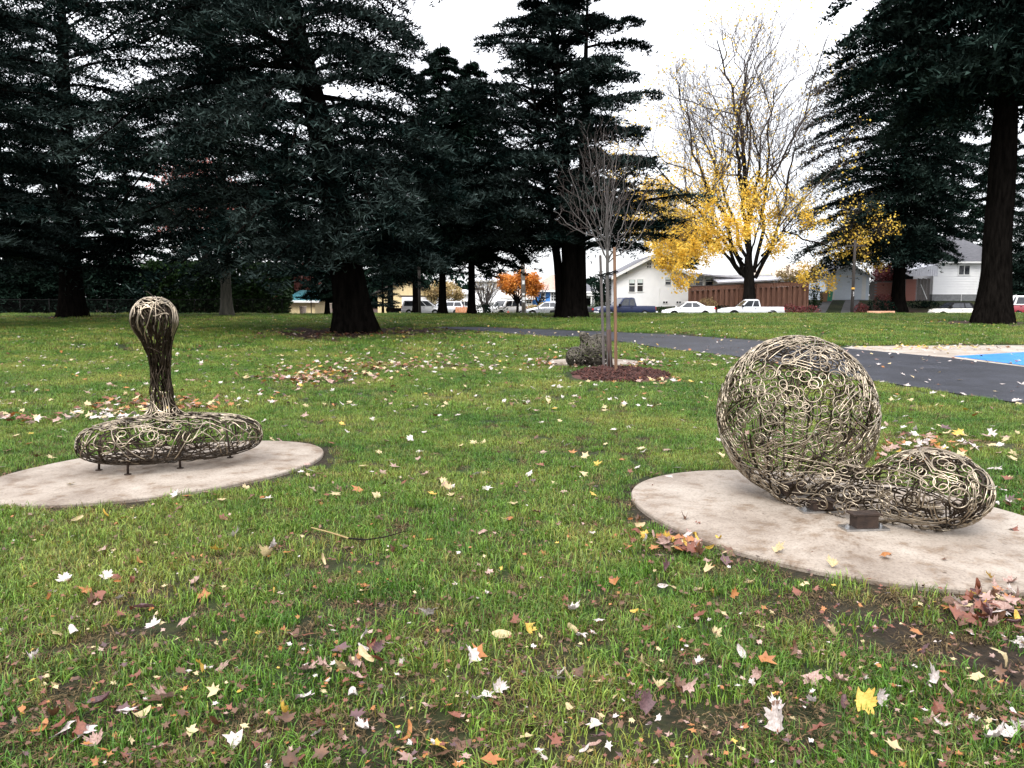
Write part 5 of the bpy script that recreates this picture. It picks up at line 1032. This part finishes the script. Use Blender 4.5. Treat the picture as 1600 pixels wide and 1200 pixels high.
pick = dict(paint='car_silver', W=.84, wr=.36, wheels=(-1.55, 1.55), body=[(-2.55, .46, .98, .80), (-2.5, .42, 1.02, .84), (-.6, .38, 1.02, .85), (-.55, .36, 1.02, .85), (.9, .36, 1.02, .85), (1.5, .40, 1.0, .84), (2.2, .42, .92, .78), (2.5, .44, .80, .68), (2.58, .48, .68, .6)],
    cabs=[dict(pts=(1.05, .42, -.5, -.62, 1.0, 1.64, .78, .62), win=((.10, .55), (.60, .93)))], head=[(2.40, 2.54, .44, .66, .70, .82)], tail=[(-2.565, -2.48, .66, .82, .74, .96)], bump=[(-2.68, -2.56, -.8, .8, .46, .60), (2.56, 2.66, -.72, .72, .44, .60)], handle=[(-.25, -.08, .845, .87, .88, .92)], mirror=[(.82, .95, .83, 1.02, 1.02, 1.18)], plate=[(-2.572, -2.556, -.2, .2, .66, .78)])
vehicle('pickup', 'silver pickup truck parked behind the yellow maple trunk', 1173, 66.5, -1, pick)
nav = dict(pick); nav.update(paint='car_blue', W=.95, wr=.37, body=[(a * 1.02, b, c * 1.05, d * 1.14) for a, b, c, d in pick['body']], cabs=[dict(pts=(.9, .3, -.7, -.82, 1.05, 1.78, .9, .72), win=((.10, .55), (.60, .93)))], mirror=[(.7, .85, .93, 1.15, 1.05, 1.25)], handle=[(-.4, -.22, .965, .985, .92, .96)], head=[(2.46, 2.6, .5, .75, .72, .86)], tail=[(-2.615, -2.53, .76, .92, .74, 1.0)], bump=[(-2.78, -2.62, -.92, .92, .44, .62), (2.62, 2.74, -.85, .85, .46, .64)], plate=[(-2.626, -2.606, -.2, .2, .64, .70)], bumpm='plastic_white')
nv = vehicle('pickup', 'navy blue pickup truck with white rear bumper and lettered tailgate', 974, 68.5, -1, nav, rz=.30)
text('FORD', .26, (-2.63, 0, .86), (pi / 2, 0, -pi / 2), 'plastic_white', nv)
van = dict(paint='car_white', W=.95, wr=.33, wheels=(-1.45, 1.55), body=[(-2.35, .40, 1.0, .86), (-2.28, .28, 1.08, .94), (-1, .24, 1.08, .96), (1.0, .24, 1.05, .96), (1.7, .28, .96, .92), (2.2, .32, .80, .82), (2.35, .38, .62, .68)], cabs=[dict(pts=(1.75, .75, -2.05, -2.28, 1.03, 1.78, .90, .72), win=((.06, .27), (.30, .60), (.63, .95)))], head=[(2.12, 2.26, .5, .76, .64, .78)], tail=[(-2.36, -2.28, .74, .9, .8, 1.1)], handle=[(.2, .36, .955, .98, .86, .9), (-.3, -.14, .955, .98, .86, .9)], mirror=[(1.25, 1.4, .94, 1.14, 1.04, 1.2)], mirm='car_white', bump=[(-2.42, -2.34, -.8, .8, .36, .54)], bumpm='car_grey')
vehicle('minivan', 'white minivan with dark windows in front of the cream garage', 660, 94, 1, van)
sil = dict(van); sil['paint'] = 'car_silver'; sil['cabs'] = [dict(pts=(1.3, .5, -2.1, -2.3, 1.0, 1.62, .9, .72), win=((.06, .33), (.36, .66), (.69, .95)))]
vehicle('estate_car', 'silver estate car seen behind the left slim trunk', 692, 97, -1, sil, rz=.25)
suv = dict(van); suv['body'] = [(-2.2, .48, 1.08, .84), (-2.15, .40, 1.12, .90), (-1, .36, 1.12, .91), (.9, .36, 1.10, .91), (1.6, .40, 1.06, .88), (2.1, .44, .96, .80), (2.2, .5, .8, .7)]; suv['cabs'] = [dict(pts=(1.1, .55, -2.0, -2.15, 1.08, 1.78, .86, .74), win=((.06, .33), (.36, .66), (.69, .95)))]; suv['wr'] = .36; suv['W'] = .9; suv['head'] = [(2.06, 2.2, .5, .72, .78, .9)]; suv['tail'] = [(-2.21, -2.13, .74, .88, .8, 1.06)]; suv['handle'] = []; suv['mirror'] = [(.9, 1.05, .9, 1.08, 1.1, 1.26)]; suv['bump'] = [(-2.3, -2.19, -.84, .84, .46, .64)]; suv['wheels'] = (-1.35, 1.4)
sv = vehicle('suv', 'white suv with roof rack parked behind the red hydrant', 790, 82, -1, suv, rz=.75)
for s in (-.62, .62): MB().tube([[-1.6, s, 1.84], [.3, s, 1.84]], .025, 6).build('roof_rail', M['rubber'], sv)
for q in (-1.3, -.6, .1): MB().tube([[q, -.66, 1.87], [q, .66, 1.87]], .025, 6).build('roof_bar', M['rubber'], sv)
mini = dict(paint='car_beige', W=.82, wr=.31, wheels=(-1.15, 1.28), body=[(-1.82, .34, .84, .68), (-1.76, .24, .92, .78), (-1.0, .20, .95, .83), (.7, .20, .93, .83), (1.3, .22, .88, .80), (1.66, .26, .78, .72), (1.82, .34, .62, .6)], cabs=[dict(pts=(.95, .42, -1.1, -1.5, .92, 1.42, .76, .60), win=((.10, .58), (.62, .86)), paint='rubber')], head=[(1.5, 1.68, .48, .68, .64, .8)], tail=[(-1.83, -1.74, .6, .76, .62, .84)], handle=[(-.35, -.18, .822, .85, .78, .82)], mirror=[(.62, .76, .82, .98, .94, 1.08)])
vehicle('convertible_car', 'pale convertible car with black soft top before the bungalow', 1491, 66, -1, mini)
camper = dict(paint='car_red', W=.86, wr=.33, wheels=(-1.2, 1.2), body=[(-2.15, .42, 1.02, .76), (-2.1, .3, 1.16, .84), (-1, .28, 1.18, .87), (1.2, .28, 1.18, .87), (1.95, .3, 1.16, .82), (2.14, .38, 1.05, .72)], cabs=[dict(pts=(2.06, 1.72, -1.95, -2.1, 1.16, 1.94, .84, .70), win=((.04, .08), (.12, .34), (.39, .63), (.68, .93)), paint='plastic_white')], head=[(2.08, 2.18, .42, .62, .7, .88)], tail=[(-2.16, -2.08, .6, .74, .7, .9)], bump=[(2.16, 2.28, -.8, .8, .34, .46), (-2.28, -2.16, -.8, .8, .34, .46)], bumpm='plastic_white', handle=[(1.0, 1.15, .862, .89, 1.0, 1.04)], mirror=[])
vehicle('van', 'red camper van with white top at the right edge', 1606, 70, -1, camper)
tr = empty('trailer', G(620, 95), 0, 'low dark utility trailer behind the white minivan', 'trailer'); MB().box(-1.2, .9, -.7, .7, .45, .85).build('bed', M['interior_dark'], tr)
for s in (-.72, .72): MB().lathe([(.28, -.08), (.28, .08)], (-.1, s, .29), 16, 'y').build('wheel', M['tyre'], tr)
MB().tube([[.9, 0, .5], [1.6, 0, .45]], .04, 6).build('tow_bar', M['fence_black'], tr)

# ------------------------------------------------------------------ far tree line, closing the view between the houses
r = np.random.default_rng(77); tl = MB()
for k in range(95):
    Yt = r.uniform(140, 175); x = r.uniform(-120, 130); h = r.uniform(3.2, 5.2) if -60 < x < 60 else r.uniform(5, 9); m = leafy([((x, Yt, h * .45), (r.uniform(3, 6), 2.5, h * .55))], 9, 1.0, 900 + k); tl.add(np.vstack(m.v), Q=np.vstack(m.q))
tag(tl.build('treeline', M['needles_dark']), 'low dark line of far trees beyond the houses', 'trees', kind='stuff')

# ------------------------------------------------------------------ grass: blades in tufts over the lawn
tuft_col = bpy.data.collections.new('grass_tufts')
rt = np.random.default_rng(12)
for v in range(7):
    n = 110; a = rt.uniform(0, 2 * pi, n); q = np.sqrt(rt.random(n)) * .10; B = np.stack([q * np.cos(a), q * np.sin(a), -.004 + 0 * a], -1)
    hgt = rt.uniform(.018, .052, n) * (1.15 if v < 5 else .6); az = rt.uniform(0, 2 * pi, n); ln = rt.uniform(.15, 1.15, n) * (1 if v < 5 else 2.6); d = np.stack([np.cos(az), np.sin(az), 0 * az], -1); s = np.stack([-np.sin(az), np.cos(az), 0 * az], -1); w = rt.uniform(.0012, .0026, n)[:, None]
    up = np.array([0, 0, 1.]); m1 = B + up * (hgt * .6)[:, None] + d * (hgt * ln * .35)[:, None]; tp = B + up * (hgt * (1 - .25 * ln.clip(0, 2)))[:, None] + d * (hgt * ln)[:, None]
    V = np.stack([B - s * w, B + s * w, m1 + s * w * .8, m1 - s * w * .8, tp], 1).reshape(-1, 3); k = np.arange(n) * 5; m = MB().add(V, Q=np.stack([k, k + 1, k + 2, k + 3], -1), T=np.stack([k + 3, k + 2, k + 4], -1))
    me = m.mesh('grass_tuft'); me.materials.append(M['grass_blade' if v < 5 else 'thatch']); to = bpy.data.objects.new('grass_tuft', me); tuft_col.objects.link(to)
em = MB(); DENS, SCL, THA = [], [], []
ndn = fbm(41)
for (y0, y1, step, dens, sc) in ((1.6, 6.5, .085, 120, 1.08), (6.5, 11, .13, 95, .98), (11, 22, .3, 46, 1.25), (22, 40, .7, 12, 2.1), (40, 56, 1.0, 7, 2.6)):
    yv = np.arange(y0, y1 + 1e-6, step)
    if yv[-1] < y1 - 1e-6: yv = np.append(yv, y1)
    xm = y1 * .68 + 2.0; xv = np.arange(-xm, xm, step); X, Yy = np.meshgrid(xv, yv); ok = np.abs(X) < Yy * .68 + 2.0
    bare, lit = masks(X.ravel(), Yy.ravel()); D = dens * (1 - .62 * bare) * (1 - .93 * lit) * (.95 + .2 * ndn(np.stack([X.ravel(), Yy.ravel(), 0 * X.ravel()], -1), 1.3)).clip(.6, 1.3)
    for c in PADS: D = D * (pad_dist(X.ravel(), Yy.ravel(), c) > .012)
    D = D * ~inpoly(X.ravel(), Yy.ravel(), PATH_POLY) * ~inpoly(X.ravel(), Yy.ravel(), PAVE_POLY) * (np.hypot((X.ravel() - mc[0]) / 1.0, (Yy.ravel() - mc[1]) / 1.15) > 1.0) * ok.ravel()
    nx = len(xv); i = (np.arange(nx - 1)[None] + np.arange(len(yv) - 1)[:, None] * nx); Q = np.stack([i, i + 1, i + nx + 1, i + nx], -1).reshape(-1, 4); keep = (D[Q] > 0).all(1); Q = Q[keep]
    em.add(np.stack([X.ravel(), Yy.ravel(), H(X.ravel(), Yy.ravel())], -1), Q=Q); DENS.append(D); SCL.append(np.full(D.shape, sc)); THA.append(np.clip({1.6: .26, 6.5: .14}.get(y0, .07) + .35 * bare, 0, .8))
me = em.mesh('grass')
for nm, arr in (('dens', np.concatenate(DENS)), ('scl', np.concatenate(SCL)), ('thatch', np.concatenate(THA))): a = me.attributes.new(nm, 'FLOAT', 'POINT'); a.data.foreach_set('value', arr.astype(np.float32))
grass = link('grass', me, M['grass_blade']); tag(grass, 'mown green grass blades of the park lawn', 'grass', kind='stuff')
ng = bpy.data.node_groups.new('scatter_grass', 'GeometryNodeTree'); ng.interface.new_socket('Geometry', in_out='INPUT', socket_type='NodeSocketGeometry'); ng.interface.new_socket('Geometry', in_out='OUTPUT', socket_type='NodeSocketGeometry')
gi, go = ng.nodes.new('NodeGroupInput'), ng.nodes.new('NodeGroupOutput'); dp = ng.nodes.new('GeometryNodeDistributePointsOnFaces'); na = ng.nodes.new('GeometryNodeInputNamedAttribute'); na.data_type = 'FLOAT'; na.inputs['Name'].default_value = 'dens'
ci = ng.nodes.new('GeometryNodeCollectionInfo'); ci.inputs['Collection'].default_value = tuft_col; ci.inputs['Separate Children'].default_value = True; ci.inputs['Reset Children'].default_value = True
ip = ng.nodes.new('GeometryNodeInstanceOnPoints'); ip.inputs['Pick Instance'].default_value = True
rv = ng.nodes.new('FunctionNodeRandomValue'); rv.data_type = 'FLOAT_VECTOR'; rv.inputs[0].default_value = (-.12, -.12, 0); rv.inputs[1].default_value = (.12, .12, 6.283)
rs = ng.nodes.new('FunctionNodeRandomValue'); rs.data_type = 'FLOAT'; rs.inputs[2].default_value = .75; rs.inputs[3].default_value = 1.35; rs.inputs['Seed'].default_value = 3
ns_ = ng.nodes.new('GeometryNodeInputNamedAttribute'); ns_.data_type = 'FLOAT'; ns_.inputs['Name'].default_value = 'scl'; mu = ng.nodes.new('ShaderNodeMath'); mu.operation = 'MULTIPLY'
e2r = ng.nodes.new('FunctionNodeEulerToRotation')
Lk = ng.links.new
nth = ng.nodes.new('GeometryNodeInputNamedAttribute'); nth.data_type = 'FLOAT'; nth.inputs['Name'].default_value = 'thatch'
rb_ = ng.nodes.new('FunctionNodeRandomValue'); rb_.data_type = 'BOOLEAN'; rb_.inputs['Seed'].default_value = 8
ri1 = ng.nodes.new('FunctionNodeRandomValue'); ri1.data_type = 'INT'; ri1.inputs[4].default_value = 0; ri1.inputs[5].default_value = 4; ri1.inputs['Seed'].default_value = 9
ri2 = ng.nodes.new('FunctionNodeRandomValue'); ri2.data_type = 'INT'; ri2.inputs[4].default_value = 5; ri2.inputs[5].default_value = 6; ri2.inputs['Seed'].default_value = 10
sw = ng.nodes.new('GeometryNodeSwitch'); sw.input_type = 'INT'
def sock(n, kind, name=None, out=True):
    return [q for q in (n.outputs if out else n.inputs) if q.enabled and q.type == kind and (name is None or q.name == name)][0]
Lk(na_t := nth.outputs['Attribute'], [q for q in rb_.inputs if q.name == 'Probability'][0]); Lk(sock(rb_, 'BOOLEAN'), sw.inputs[0]); Lk(sock(ri1, 'INT'), sock(sw, 'INT', 'False', False)); Lk(sock(ri2, 'INT'), sock(sw, 'INT', 'True', False)); Lk(sock(sw, 'INT'), ip.inputs['Instance Index'])
Lk(gi.outputs[0], dp.inputs['Mesh']); Lk(na.outputs['Attribute'], dp.inputs['Density']); Lk(dp.outputs['Points'], ip.inputs['Points']); Lk(ci.outputs[0], ip.inputs['Instance']); Lk(rv.outputs[0], e2r.inputs[0]); Lk(e2r.outputs[0], ip.inputs['Rotation'])
Lk(ns_.outputs['Attribute'], mu.inputs[0]); Lk(rs.outputs[1], mu.inputs[1]); Lk(mu.outputs[0], ip.inputs['Scale']); Lk(ip.outputs[0], go.inputs[0])
md = grass.modifiers.new('scatter', 'NODES'); md.node_group = ng

# ------------------------------------------------------------------ fallen leaves
half = [(0, 1.0), (.10, .74), (.22, .80), (.24, .56), (.46, .62), (.62, .60), (.52, .44), (.62, .34), (.40, .22), (.46, .05), (.62, -.06), (.36, -.08), (.16, -.10), (.06, -.06), (.02, -.14)]
outl = np.array(half + [(-x, y) for x, y in half[::-1] if x > .001]); oval = np.array([(.30 * sin(t) * (1 + .1 * sin(5 * t)), .75 * cos(t) + .1) for t in np.linspace(0, 2 * pi, 15)[:-1]])
def leaf_mesh(seed, colour, shape=None):
    r = np.random.default_rng(seed); O = (outl if (r.random() < .62 and shape is None) or shape == 'maple' else oval) * (1 + .06 * r.normal(size=(1, 2))); n = len(O); c = np.array([0, .12]); mid_ = c + (O - c) * .55
    P = np.vstack([c[None], mid_, O]); x, y = P[:, 0], P[:, 1]; cu = r.uniform(-.3, 2.2); f = fbm(seed); z = cu * .5 * (x ** 2) * r.uniform(.4, 1.6) + r.uniform(-.5, 1.6) * y * np.abs(y) * .35 + .09 * f(np.stack([x, y, 0 * x], -1), 3.5) + .05 * np.abs(x)
    if r.random() < .3: z = z + np.maximum(0, y - .3) * r.uniform(.3, 1.0)
    ph = r.uniform(.05, 1.15) * (1 if r.random() < .6 else -.7); tw = r.normal() * .5; z = z * .6 + np.abs(x + tw * .2 * y) * sin(ph); x = x * cos(ph) * (1 + .12 * f(np.stack([y, x, 0 * x], -1), 2.0))
    kb_ = r.uniform(.1, 1.6) * (1 if r.random() < .7 else -1); z = z + np.sin(y * kb_) * y * .5 * np.sign(kb_); y = np.sin(y * abs(kb_)) / abs(kb_); x = x + tw * .18 * y
    z -= z.min(); V = np.stack([x, y, z], -1) * .55; T = [(0, 1 + i, 1 + (i + 1) % n) for i in range(n)]; Q = [(1 + i, 1 + n + i, 1 + n + (i + 1) % n, 1 + (i + 1) % n) for i in range(n)]
    me = MB().add(V, Q=Q, T=T).mesh('fallen_leaf', True); me.materials.append(M['fallen_' + colour]); return me
LM = {c: [leaf_mesh(1000 + 17 * i + 7 * k, c) for k in range(9)] for i, c in enumerate(LEAFC)}
LAB = {'white': 'pale whitish upturned leaf lying on the near grass', 'pink': 'dusty pink dry leaf lying on the near grass', 'cream': 'cream-yellow leaf lying on the near grass', 'yellow': 'yellow maple leaf lying on the near grass', 'orange': 'orange leaf lying on the near grass', 'brown': 'dark brown curled leaf lying on the near grass', 'rust': 'rust-red leaf lying on the near grass', 'purple': 'dull purple-brown leaf lying on the near grass'}
COLS = list(LEAFC); PR = np.array([.22, .17, .11, .04, .09, .19, .12, .06])
rl = np.random.default_rng(99); count = 0; named = []
def onpad(x, y): return any(pad_dist(x, y, c) < 0 for c in PADS)
WORD = {'white': 'whitish', 'pink': 'dusty pink', 'cream': 'cream-yellow', 'yellow': 'yellow', 'orange': 'orange', 'brown': 'dark brown', 'rust': 'rust-red', 'purple': 'dull purple'}
def where(c, x, y, s):
    t = y * cos(PITCH) + EYE * sin(PITCH); px = 800 + F * x / t; py = 600 + F * ((EYE - 0) * cos(PITCH) - y * sin(PITCH)) / t
    col = ['at the left edge', 'left of centre', 'just left of the middle', 'just right of the middle', 'right of centre', 'at the right edge'][int(np.clip(px / 1600 * 6, 0, 5))]
    if onpad(x, y): row = 'on the concrete pad'
    elif min(abs(pad_dist(x, y, q)) for q in PADS) < .3: row = 'by a pad rim'
    else: row = 'between the pads' if py < 800 else 'below the pads' if py < 920 else 'on foreground grass' if py < 1050 else 'along the bottom edge'
    return ('tiny ' if s < .05 else 'small ' if s < .075 else 'large ' if s > .11 else '') + WORD[c] + ' fallen leaf ' + row + ', ' + col
def put(x, y, c, size, lift=None, label=None, shape=None):
    global count
    me = leaf_mesh(5000 + count, c, shape) if label else LM[c][rl.integers(9)]
    o = bpy.data.objects.new('fallen_leaf', me); COL.objects.link(o); z = float(H(x, y)) + (lift if lift is not None else (.04 if onpad(x, y) else rl.uniform(.018, .042))); t = .12 if onpad(x, y) else .48
    o.location = (x, y, z); o.rotation_euler = (rl.normal() * t, rl.normal() * t, rl.uniform(0, 6.28)); s = size * rl.uniform(.9, 1.1); o.scale = (s, s * rl.uniform(.8, 1.1), s)
    tag(o, label or where(c, x, y, s), 'leaf', 'fallen leaves on the near lawn'); count += 1
spec_ = [(340, 870, 'yellow', .13, 'bright yellow maple leaf lying left of the cream ones in the mid foreground'), (415, 880, 'cream', .13, 'large cream maple leaf just right of the bright yellow one'), (545, 1063, 'cream', .17, 'largest cream-orange maple leaf, on the small leaf heap'), (315, 1060, 'yellow', .11, 'yellow-orange maple leaf left of the small leaf heap'), (262, 1107, 'pink', .16, 'large lavender-pink leaf near the lower left corner'),
    (822, 990, 'yellow', .12, 'flat pale yellow maple leaf near the bottom centre'), (1303, 1008, 'cream', .12, 'pale star-shaped leaf right of centre on the grass'), (1560, 1042, 'cream', .17, 'large cream oak-like leaf at the right edge'), (1340, 1113, 'yellow', .15, 'big yellow leaf near the lower right'), (1215, 1160, 'white', .15, 'big pale folded leaf at the bottom right'), (1065, 1095, 'pink', .13, 'upright pale pink leaf near the bottom centre right'), (1015, 1125, 'purple', .12, 'flat purple-brown leaf below the upright pink one'),
    (877, 1068, 'white', .12, 'whitish rounded leaf beside an orange one at bottom centre'), (910, 1008, 'white', .12, 'white folded leaf right of the pale yellow maple leaf'), (235, 995, 'white', .11, 'upright white leaf on the left grass'), (290, 985, 'pink', .15, 'pinkish leaf cluster top on the left grass'), (705, 773, 'cream', .14, 'cream maple leaf above another in the middle of the lawn'), (672, 780, 'yellow', .12, 'pale yellow leaf left of the cream pair mid lawn'), (808, 794, 'cream', .15, 'cream maple leaf alone on the mid lawn'), (740, 1115, 'white', .10, 'small white leaf low in the centre'),
    (575, 1157, 'white', .11, 'pale pink-white leaf near the bottom edge'), (1480, 1100, 'pink', .13, 'pink star leaf near the right bottom'), (1455, 1085, 'white', .14, 'white curled leaf above the pink star leaf'), (890, 965, 'white', .12, 'white crumpled leaf with grey shade in centre right'), (1265, 1070, 'pink', .13, 'pink lobed leaf with pale tip low right'), (1187, 1073, 'pink', .1, 'small pink triangular leaf low right'), (1380, 880, 'orange', .11, 'orange leaf lying on the right concrete pad'), (1547, 915, 'yellow', .1, 'small yellow leaf on the right pad edge'), (1300, 897, 'cream', .13, 'pale yellow leaf touching the right pad rim'), (1210, 870, 'cream', .14, 'cream leaf across the right pad rim')]
for px, py, c, s, lab in spec_: q = gp(px, py); put(q[0], q[1], c, s, .045 if not onpad(q[0], q[1]) else .04, lab, 'maple')
def cluster(px, py, w, h, n, cols, s=.11, pile=.06):
    for i in range(n):
        a, b = rl.normal() * .42, rl.normal() * .42; q = gp(px + a * w, max(500, py + b * h)); e = max(0, 1 - 1.2 * np.hypot(a, b)); put(q[0], q[1], cols[rl.integers(len(cols))], s * rl.uniform(.7, 1.2), .03 + pile * e * rl.random())
WARM = ['rust', 'pink', 'orange', 'white', 'cream', 'brown']
cluster(1070, 862, 80, 45, 26, ['rust', 'orange', 'white', 'brown', 'pink', 'yellow']); cluster(990, 833, 42, 22, 9, ['orange', 'cream', 'brown', 'rust']); cluster(1555, 965, 110, 55, 34, ['rust', 'pink', 'white', 'purple', 'brown', 'yellow'], .12, .08); cluster(1590, 800, 60, 40, 10, ['rust', 'white', 'brown', 'orange']); cluster(560, 1058, 75, 45, 14, WARM, .12); cluster(585, 1020, 45, 20, 5, ['purple', 'rust', 'white']); cluster(105, 1143, 50, 25, 6, ['brown', 'pink', 'white'], .12); cluster(180, 925, 45, 30, 5, ['purple', 'rust', 'orange']); cluster(1430, 710, 85, 34, 46, ['pink', 'white', 'cream', 'rust', 'orange', 'yellow'], .12, .08)
cluster(1185, 690, 60, 22, 12, ['pink', 'white', 'rust'], .11)
while count < 300:
    py = 745 + 450 * rl.random() ** .85; px = rl.uniform(-20, 1620); q = gp(px, py)
    if onpad(q[0], q[1]) and rl.random() > .04: continue
    small = rl.random() < .3; put(q[0], q[1], COLS[rl.choice(8, p=PR)], rl.uniform(.045, .075) if small else rl.uniform(.08, .135))
# the many smaller and farther leaves, one mass per colour family
def leaf_mass(pts, sizes, cols):
    """cheap folded leaves; returns vertices and material indices"""
    n = len(pts); az = rl.uniform(0, 2 * pi, n); tl_ = rl.normal(size=(n, 2)) * .35; d = unit(np.stack([np.cos(az), np.sin(az), tl_[:, 0]], -1)); s = unit(np.stack([-np.sin(az), np.cos(az), tl_[:, 1]], -1)); u = np.cross(d, s); S = sizes[:, None]
    shp = [(0, -.5, 0), (.18, -.22, .02), (.5, -.12, .1), (.26, .1, .05), (.34, .38, .12), (.1, .28, .04), (0, .55, .05), (-.1, .28, .04), (-.34, .38, .1), (-.26, .1, .05), (-.5, -.12, .12), (-.18, -.22, .02)]
    cu = rl.uniform(-.4, 1.6, n)[:, None]; jit = rl.uniform(.55, 1.15, (n, 12)); jit[:, ::3] *= np.where(rl.random((n, 1)) < .5, 1, 1.25); V = np.stack([pts + (s * S * a + d * S * b) * jit[:, [i]] + u * S * c * cu for i, (a, b, c) in enumerate(shp)] + [pts], 1).reshape(-1, 3); k = np.arange(n)[:, None] * 13
    T = (k[:, :, None] + np.array([(12, i, (i + 1) % 12) for i in range(12)])[None]).reshape(-1, 3); return V, T, np.repeat(cols, 12)
PT, SZ, CI = [], [], []
def scatter(n, py0, py1, s0, s1, prob, px0=-60, px1=1660, fn=None):
    for i in range(n):
        py = rl.uniform(py0, py1); px = rl.uniform(px0, px1); q = gp(px, py)
        if q[1] > 60 or q[1] < 1.5 or (onpad(q[0], q[1]) and rl.random() > .05): continue
        onp = inpoly(np.array(q[0]), np.array(q[1]), PATH_POLY) or inpoly(np.array(q[0]), np.array(q[1]), PAVE_POLY)
        if onp and rl.random() > .3: continue
        if fn and not fn(px, py): continue
        PT.append((q[0], q[1], q[2] + (.035 if onp else rl.uniform(.02, .05)))); SZ.append(rl.uniform(s0, s1)); CI.append(rl.choice(8, p=prob))
P_near = np.array([.05, .06, .04, .01, .07, .50, .20, .07]); P_mid = np.array([.34, .13, .23, .03, .07, .10, .07, .03]); P_far = np.array([.22, .06, .36, .22, .06, .05, .02, .01])
scatter(3800, 740, 1215, .015, .04, P_near); scatter(110, 780, 1215, .06, .10, np.array([.10, .14, .10, .02, .14, .30, .15, .05])); scatter(420, 620, 790, .07, .12, P_mid); scatter(800, 560, 640, .07, .13, P_mid); scatter(1500, 520, 575, .08, .14, P_mid); scatter(1500, 495, 530, .09, .15, P_far); scatter(900, 489, 505, .09, .15, P_far)
scatter(2600, 487, 500, .10, .17, np.array([.05, 0, .35, .52, .06, .02, 0, 0]), 985, 1330, lambda x, y: rl.random() < np.exp(-((x - 1150) / 110) ** 2)); scatter(700, 491, 510, .09, .15, np.array([.1, 0, .5, .38, .02, 0, 0, 0]), 560, 780)
def drift(px, py, w, h, n, prob, s=.13):
    for i in range(n):
        q = gp(px + rl.normal() * w / 2, max(492, py + rl.normal() * h / 2))
        if onpad(q[0], q[1]): continue
        PT.append((q[0], q[1], q[2] + rl.uniform(.03, .08))); SZ.append(s * rl.uniform(.7, 1.2)); CI.append(rl.choice(8, p=prob))
PW = np.array([.10, .22, .14, .04, .20, .10, .18, .02])
drift(520, 585, 110, 14, 240, PW); drift(470, 597, 90, 8, 110, PW); drift(640, 572, 120, 9, 110, PW); drift(255, 635, 120, 14, 130, PW); drift(150, 655, 90, 10, 60, P_mid); drift(30, 660, 60, 8, 30, PW); drift(860, 568, 60, 6, 90, PW); drift(985, 570, 60, 14, 90, PW); drift(1030, 598, 50, 6, 22, np.array([0, 0, .3, .3, .4, 0, 0, 0])); drift(500, 500, 160, 5, 300, np.array([0, .1, .1, .02, .28, .2, .28, .02])); drift(230, 500, 260, 3, 500, np.array([0, .08, .02, 0, .2, .25, .43, .02])); drift(560, 522, 170, 6, 260, np.array([0, .05, .05, 0, .1, .45, .33, .02])); drift(1500, 690, 90, 30, 40, P_mid); drift(700, 555, 400, 40, 300, P_mid)
drift(1430, 708, 75, 26, 70, PW, .11); drift(1560, 962, 60, 26, 45, PW, .10); drift(1068, 862, 45, 20, 30, PW, .10)
drift(1450, 545, 130, 4, 120, np.array([.2, 0, .45, .3, .05, 0, 0, 0]))
V, T, mi = leaf_mass(np.array(PT), np.array(SZ), np.array(CI)); lm = MB().add(V, T=T).mesh('leaf_litter', True)
for c in COLS: lm.materials.append(M['fallen_' + c])
lm.polygons.foreach_set('material_index', mi.astype(np.int32)); lo_o = link('leaf_litter', lm, None); tag(lo_o, 'scattered small fallen leaves covering the wider lawn', 'leaf litter', kind='stuff')
# twig on the grass
tw0, tw1, tw2 = gp(487, 838), gp(545, 853), gp(600, 856); tw = empty('twig', tw1, 0, 'thin fallen twig lying on the left foreground grass', 'twig')
MB().tube([tw0 - tw1 + [0, 0, .06], (tw0 - tw1) * .5 + [0, .01, .055], [0, 0, .05]], [.004, .005, .006], 6).build('yellow_stalk', M['leaf_tan'], tw); MB().tube([[0, 0, .05], (tw2 - tw1) * .5 + [0, -.01, .05], tw2 - tw1 + [0, 0, .07], gp(640, 842) - tw1 + [0, 0, .06]], [.006, .005, .004, .002], 6).build('brown_stem', M['bark_maple'], tw)
